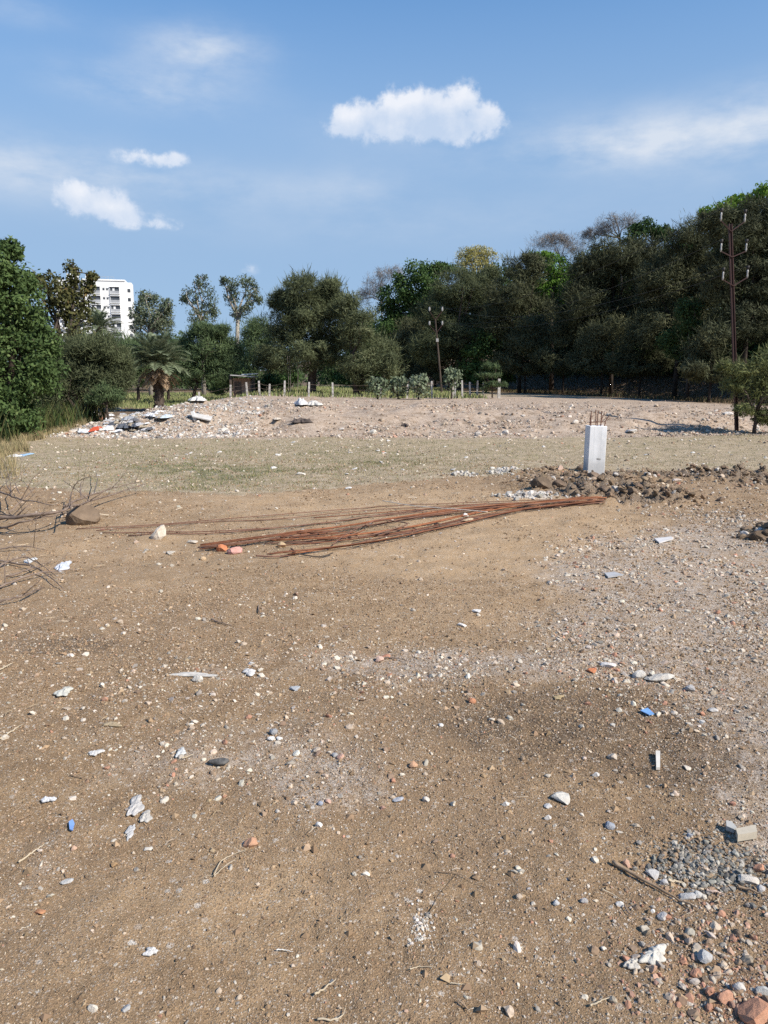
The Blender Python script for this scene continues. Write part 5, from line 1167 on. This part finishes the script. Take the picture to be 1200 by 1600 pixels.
# ------------------------------------------------------------------ litter: cloth, bags, shards
def crumple(name, px, py, w, h, col, label, cat, thick=.35, sub=3, seed=0, rough=.8, noise=.28, soil=.4, pts=None, rz=0):
    """a crumpled sheet or bag lying on the dirt"""
    rg = np.random.default_rng(seed + int(px)); p = G(px, py); s = p.y / FPX / math.cos(PITCH)
    n = 26; u, v = np.meshgrid(np.linspace(-1, 1, n), np.linspace(-1, 1, n))
    a = np.arctan2(v, u); rr = np.maximum(abs(u), abs(v)); lob = 1 + .28 * np.sin(a * 2 + rg.uniform(0, 6)) + .2 * np.sin(a * 3 + rg.uniform(0, 6)) + .12 * np.sin(a * 7 + rg.uniform(0, 6))
    x = rr * np.cos(a) * lob; y = rr * np.sin(a) * lob; hw = w * s / 2; hd = h / 2 * s / max(.12, math.sin(math.atan2(CAM_H, p.y)) ) * .8
    o1 = rg.uniform(0, 99)
    zz = (1 - rr ** 2) * thick * .5 + np.abs(fbm(x + o1, y, 2.2, 4, seed + 3, .65) - .5) * noise * 2.2 * (1 - rr ** 6)
    V = np.stack([x * hw, y * hd, zz * hw], -1).reshape(-1, 3); Vb = V.copy(); Vb[:, 2] -= .006 + .15 * hw * (1 - rr.ravel() ** 2) * 0; Vb[:, 2] = -.004
    i = np.arange(n - 1)[:, None] * n + np.arange(n - 1)[None]; F = np.stack([i, i + 1, i + n + 1, i + n], -1).reshape(-1, 4)
    V2 = np.concatenate([V, Vb]); F2 = np.concatenate([F, F[:, ::-1] + n * n])
    edge = list(range(n)) + [k * n + n - 1 for k in range(1, n)] + [n * n - 1 - k for k in range(1, n)] + [k * n for k in range(n - 2, 0, -1)]
    E = np.array([[edge[k], edge[k] + n * n, edge[(k + 1) % len(edge)] + n * n, edge[(k + 1) % len(edge)]] for k in range(len(edge))])
    me = np_mesh(name, V2, np.concatenate([F2, E]), [simple(name + '_surface', col, tuple(c * .78 for c in col), 12 / max(hw * 8, .2), rough, .5, .01)], True)
    o = link(name, me, None, (p.x, p.y, p.z + .008)); o.rotation_euler = (0, 0, rz); return tag(o, label, cat)
crumple('plastic_bag', 99, 887, 20, 16, (.58, .61, .66), 'crumpled white and bluish plastic bag beside the lower brush litter', 'plastic bag', .9, noise=.6)
crumple('plastic_bag', 47, 877, 18, 8, (.58, .58, .56), 'flattened grey plastic scrap left of the white bag', 'plastic bag')
crumple('plastic_scrap', 37, 712, 14, 7, (.30, .45, .60), 'light blue plastic scrap on dry grass at the left', 'plastic scrap')
crumple('plastic_scrap', 22, 713, 16, 5, (.70, .70, .68), 'white plastic scrap beside the light blue one at the left', 'plastic scrap')
crumple('cloth', 212, 1262, 26, 34, (.56, .53, .49), 'dirty whitish cloth rag twisted on the near left dirt', 'cloth', .3, noise=.35)
crumple('cloth', 228, 1279, 22, 18, (.52, .49, .44), 'muddy lump of rag at the right end of the whitish cloth', 'cloth', .6, noise=.4)
crumple('cloth', 204, 1302, 14, 26, (.58, .56, .53), 'trailing lower end of the whitish cloth', 'cloth', .3, noise=.4)
crumple('plastic_strip', 300, 1056, 84, 6, (.54, .51, .46), 'long thin white plastic strip under the whitish lump', 'plastic strip', .06, noise=.06)
crumple('plastic_scrap', 100, 1083, 26, 14, (.55, .54, .47), 'grey-white crumpled plastic scrap on the left dirt', 'plastic scrap', .6)
crumple('plastic_scrap', 390, 1052, 22, 10, (.62, .60, .57), 'crumpled white scrap below the round white stone', 'plastic scrap', .6)
crumple('plaster_lump', 1022, 1496, 56, 26, (.64, .60, .52), 'big off-white plaster lump on the near right dirt', 'plaster', .55, noise=.22, rz=.35)
crumple('plaster_lump', 987, 1510, 34, 14, (.58, .54, .47), 'crumbled plaster trail left of the big plaster lump', 'plaster', .35, noise=.5, rz=.2)
crumple('paper_scrap', 236, 1490, 26, 12, (.66, .64, .60), 'torn white paper scrap on the near left dirt', 'paper')
crumple('paper_scrap', 150, 1178, 20, 10, (.62, .60, .56), 'torn white scrap on the left gravel', 'paper', .3)
crumple('paper_scrap', 75, 1252, 20, 9, (.66, .66, .66), 'rolled white scrap near the left edge', 'paper', .6)
crumple('paper_scrap', 283, 1178, 18, 14, (.60, .60, .57), 'greyish white scrap left of the dark shoe sole', 'paper', .5)
def place_spill(n):
    c = G(657, 1448); return np.stack([c.x + RG.normal(0, .012, n) + RG.choice([-.012, 0, .014], n), c.y + RG.normal(0, .035, n)], 1)
scatter('lime_crumbs', 0, ICO1, lambda P: np.minimum(.0018 * (RG.pareto(2.2, len(P)) + 1), .006), lambda n: place_spill(230), lambda P, n: palette(n, [(.56, .52, .46), (.42, .36, .29)], [1, .7]), 'crumbly white lime spill on the near dirt', sink=.25)
crumple('dry_leaf', 175, 1134, 30, 7, (.42, .33, .21), 'large dry leaf on the left dirt', 'leaf', .25, noise=.15)
crumple('dry_leaf', 872, 1091, 17, 7, (.42, .32, .18), 'tan dry leaf on the dark damp dirt', 'leaf', .25, noise=.12)
crumple('dry_leaf', 178, 1353, 12, 6, (.42, .27, .14), 'small orange-brown dry leaf near the cloth rag', 'leaf', .2, noise=.1)
def shard(name, pts, th, col, label, cat, rough=.5):
    P = [G(x, y, .012) for (x, y) in pts]; c = sum(P, Vector()) / len(P); z = max(q.z for q in P); m = MB(); n = len(P)
    vs = [Vector((q.x - c.x, q.y - c.y, 0)) for q in P] + [Vector((q.x - c.x, q.y - c.y, th)) for q in P]
    m.add(vs, [tuple(reversed(range(n))), tuple(range(n, 2 * n))] + [(i, (i + 1) % n, n + (i + 1) % n, n + i) for i in range(n)])
    o = m.build(name, simple(name + '_surface', col, tuple(k * .85 for k in col), 14, rough, .1, .002), None, loc=(c.x, c.y, z - .004)); o.rotation_euler = (rnd.uniform(-.06, .06), rnd.uniform(-.06, .06), 0)
    return tag(o, label, cat)
shard('plastic_shard', [(1000, 1114), (1012, 1109), (1022, 1121), (1014, 1121)], .004, (.20, .38, .66), 'sky blue triangular shard on the damp dirt', 'shard')
shard('plastic_shard', [(108, 1290), (114, 1287), (117, 1293), (114, 1302), (109, 1300)], .004, (.22, .36, .66), 'blue chip on the near left gravel', 'shard')
shard('tile_piece', [(1024, 1181), (1031, 1181), (1031, 1205), (1025, 1205)], .012, (.66, .62, .54), 'narrow cream tile strip on the damp dirt', 'tile', .7)
shard('wood_block', [(1149, 1308), (1180, 1303), (1182, 1315), (1152, 1320)], .025, (.50, .44, .34), 'short grooved grey wood block at the right', 'wood', .9)
shard('tile_piece', [(1133, 1293), (1142, 1294), (1150, 1302), (1146, 1305), (1134, 1301)], .015, (.42, .41, .38), 'grey broken tile left of the grooved wood block', 'tile', .8)
shard('tile_piece', [(1022, 846 + 0), (1048, 842), (1052, 846), (1030, 850)], .012, (.58, .56, .54), 'pale flat tile strip on the right rubble', 'tile', .8)
shard('cardboard_piece', [(944, 899), (960, 897), (974, 902), (950, 905)], .01, (.42, .42, .42), 'grey flat piece on the pale rubble right of the bars', 'board', .9)
# worn shoe sole
def sole():
    p = G(342, 1196); root = p; V, F = ICO3; V = V.copy(); V = V * np.array([.042, .017, .012]); V[:, 1] *= 1 + .35 * np.sin(V[:, 0] * 60); V[:, 2] += .25 * V[:, 0] ** 2 * 6
    me = np_mesh('shoe_sole', V, F, [simple('dark_rubber', (.06, .058, .055), (.13, .125, .115), 60, .7, .5, .003, (1, .2, 1))], True)
    o = link('shoe_sole', me, None, (p.x, p.y, p.z + .016)); o.rotation_euler = (0, 0, .08); tag(o, 'curled dark rubber shoe sole on the left gravel', 'shoe sole')
sole()
# grey chippings pile
def place_chip(n): 
    c = G(1110, 1352); return np.stack([c.x + RG.normal(0, .085, n), c.y + RG.normal(0, .065, n)], 1)
scatter('grey_chippings', 0, ICO1, lambda P: np.minimum(.003 * (RG.pareto(2.4, len(P)) + 1), .011), lambda n: place_chip(2200), lambda P, n: palette(n, [(.17, .158, .135), (.25, .232, .198), (.36, .33, .28), (.27, .195, .125)], [1, 1, .6, .7]), 'heap of small grey stone chippings on the right dirt', sink=.1)
def place_br(n):
    c = G(1150, 1530); P = np.stack([c.x + RG.normal(0, .16, n), c.y + RG.normal(0, .17, n)], 1); return P
scatter('brick_rubble', 0, ICO2, lambda P: np.minimum(.0035 * (RG.pareto(2.1, len(P)) + 1), .015), lambda n: place_br(1100), lambda P, n: palette(n, [C_BRICK, (.38, .24, .17), C_GREY, C_BEIGE, (.27, .19, .125)], [.7, .7, 1, .9, 1.6]), 'mixed brick and stone rubble in the near right corner', sink=.25)

# ------------------------------------------------------------------ rubbish on the bank
def rub(name, px, py, w, h, col, label, cat, thick=.8, noise=.5):
    return crumple(name, px, py, w, h, col, label, cat, thick, noise=noise, seed=int(py))
rub('plastic_bag', 151, 672, 11, 9, (.50, .09, .04), 'orange-red plastic bag at the foot of the rubbish heap', 'plastic bag', 1.6)
rub('plastic_sheet', 132, 675, 24, 4, (.70, .71, .72), 'white plastic sheet left of the orange-red bag', 'plastic sheet', .3)
rub('plastic_bag', 170, 671, 14, 6, (.74, .75, .77), 'plump white bag right of the orange-red bag', 'plastic bag', 1.2)
rub('plastic_bag', 178, 664, 12, 7, (.07, .075, .09), 'black bag behind the plump white bag', 'plastic bag', 1.3)
rub('plastic_bag', 196, 668, 16, 7, (.10, .11, .13), 'dark grey bag in the middle of the rubbish heap', 'plastic bag', 1.2)
rub('plastic_bag', 212, 666, 12, 7, (.08, .09, .11), 'black bag at the right of the dark bags', 'plastic bag', 1.3)
rub('plastic_bag', 203, 656, 16, 6, (.30, .31, .33), 'grey bag above the dark bags', 'plastic bag', 1.)
rub('plastic_bag', 187, 674, 10, 5, (.66, .67, .69), 'small white bag in front of the dark bags', 'plastic bag', 1.)
rub('plastic_bag', 240, 650, 18, 6, (.66, .66, .66), 'white sheeting on the upper rubbish heap', 'plastic sheet', .6)
rub('plastic_bag', 120, 658, 12, 4, (.50, .44, .18), 'yellowish scrap at the left end of the rubbish heap', 'plastic scrap', .6)
rub('plastic_bag', 147, 648, 14, 5, (.68, .68, .66), 'white scrap on top of the left heap', 'plastic scrap', .8)
rub('plastic_bag', 262, 652, 18, 6, (.56, .62, .66), 'pale bluish sheet right of the rubbish heap', 'plastic sheet', .6)
rub('cloth', 158, 655, 10, 4, (.40, .14, .09), 'reddish cloth scrap on the rubbish heap', 'cloth', .6)
COLS = [((.66, .66, .64), 'whitish'), ((.42, .42, .43), 'grey'), ((.12, .12, .13), 'blackish'), ((.36, .30, .22), 'brown')]
for k in range(60):
    px = rnd.gauss(195, 42); py = rnd.uniform(638, 676)
    if px < 110 or px > 300 or py < 676 - (px - 100) * .8: continue
    c, cn = rnd.choice(COLS); w = rnd.uniform(5, 12)
    o = rub('rubbish_scrap', px, py, w, w * .4, c, cn + ' scrap of rubbish ' + ('left of the red bag' if px < 150 else 'between the red bag and the black bags' if px < 180 else 'among the black bags' if px < 220 else 'right of the black bags') + (', high on the heap' if py < 658 else ', low on the heap'), 'rubbish', .9); o['group'] = 'rubbish scraps on the left heap'
def panel():
    p = G(317, 657); r = empty('broken_panel', (p.x, p.y, p.z), 'white broken panel tilted over a dark gap on the bank', 'panel', rz=.1)
    m = MB(); m.box((0, 0, .10), (.5, .35, .03), Matrix.Rotation(.22, 3, 'Y') @ Matrix.Rotation(.25, 3, 'X')); m.build('board', simple('white_board', (.44, .42, .38), (.54, .51, .47), 6), r)
    m = MB(); m.box((-.24, -.02, .14), (.08, .2, .26), Matrix.Rotation(-.3, 3, 'Y')); m.build('frame_end', simple('dirty_white', (.6, .6, .58), (.7, .7, .68), 6), r)
panel()
rub('fallen_slab', 432, 655, 12, 4, (.60, .52, .42), 'cream slab lying on the bank slope, middle left', 'slab', .4)
rub('plastic_sheet', 470, 632, 22, 6, (.62, .60, .58), 'crumpled whitish sheet on the crest by the central tree', 'plastic sheet', 1.2)
rub('plastic_sheet', 490, 633, 20, 5, (.58, .55, .5), 'second whitish sheet on the crest by the central tree', 'plastic sheet', 1.)
rub('plastic_sheet', 310, 626, 22, 6, (.64, .62, .58), 'whitish sheet on the crest right of the palm', 'plastic sheet', .8)
rub('burnt_log', 470, 660, 26, 3, (.10, .08, .07), 'dark strip of wood on the bank slope', 'wood', .5)
rub('burnt_log', 632, 665, 10, 4, (.09, .07, .06), 'dark stub on the bank slope, centre', 'wood', .8)
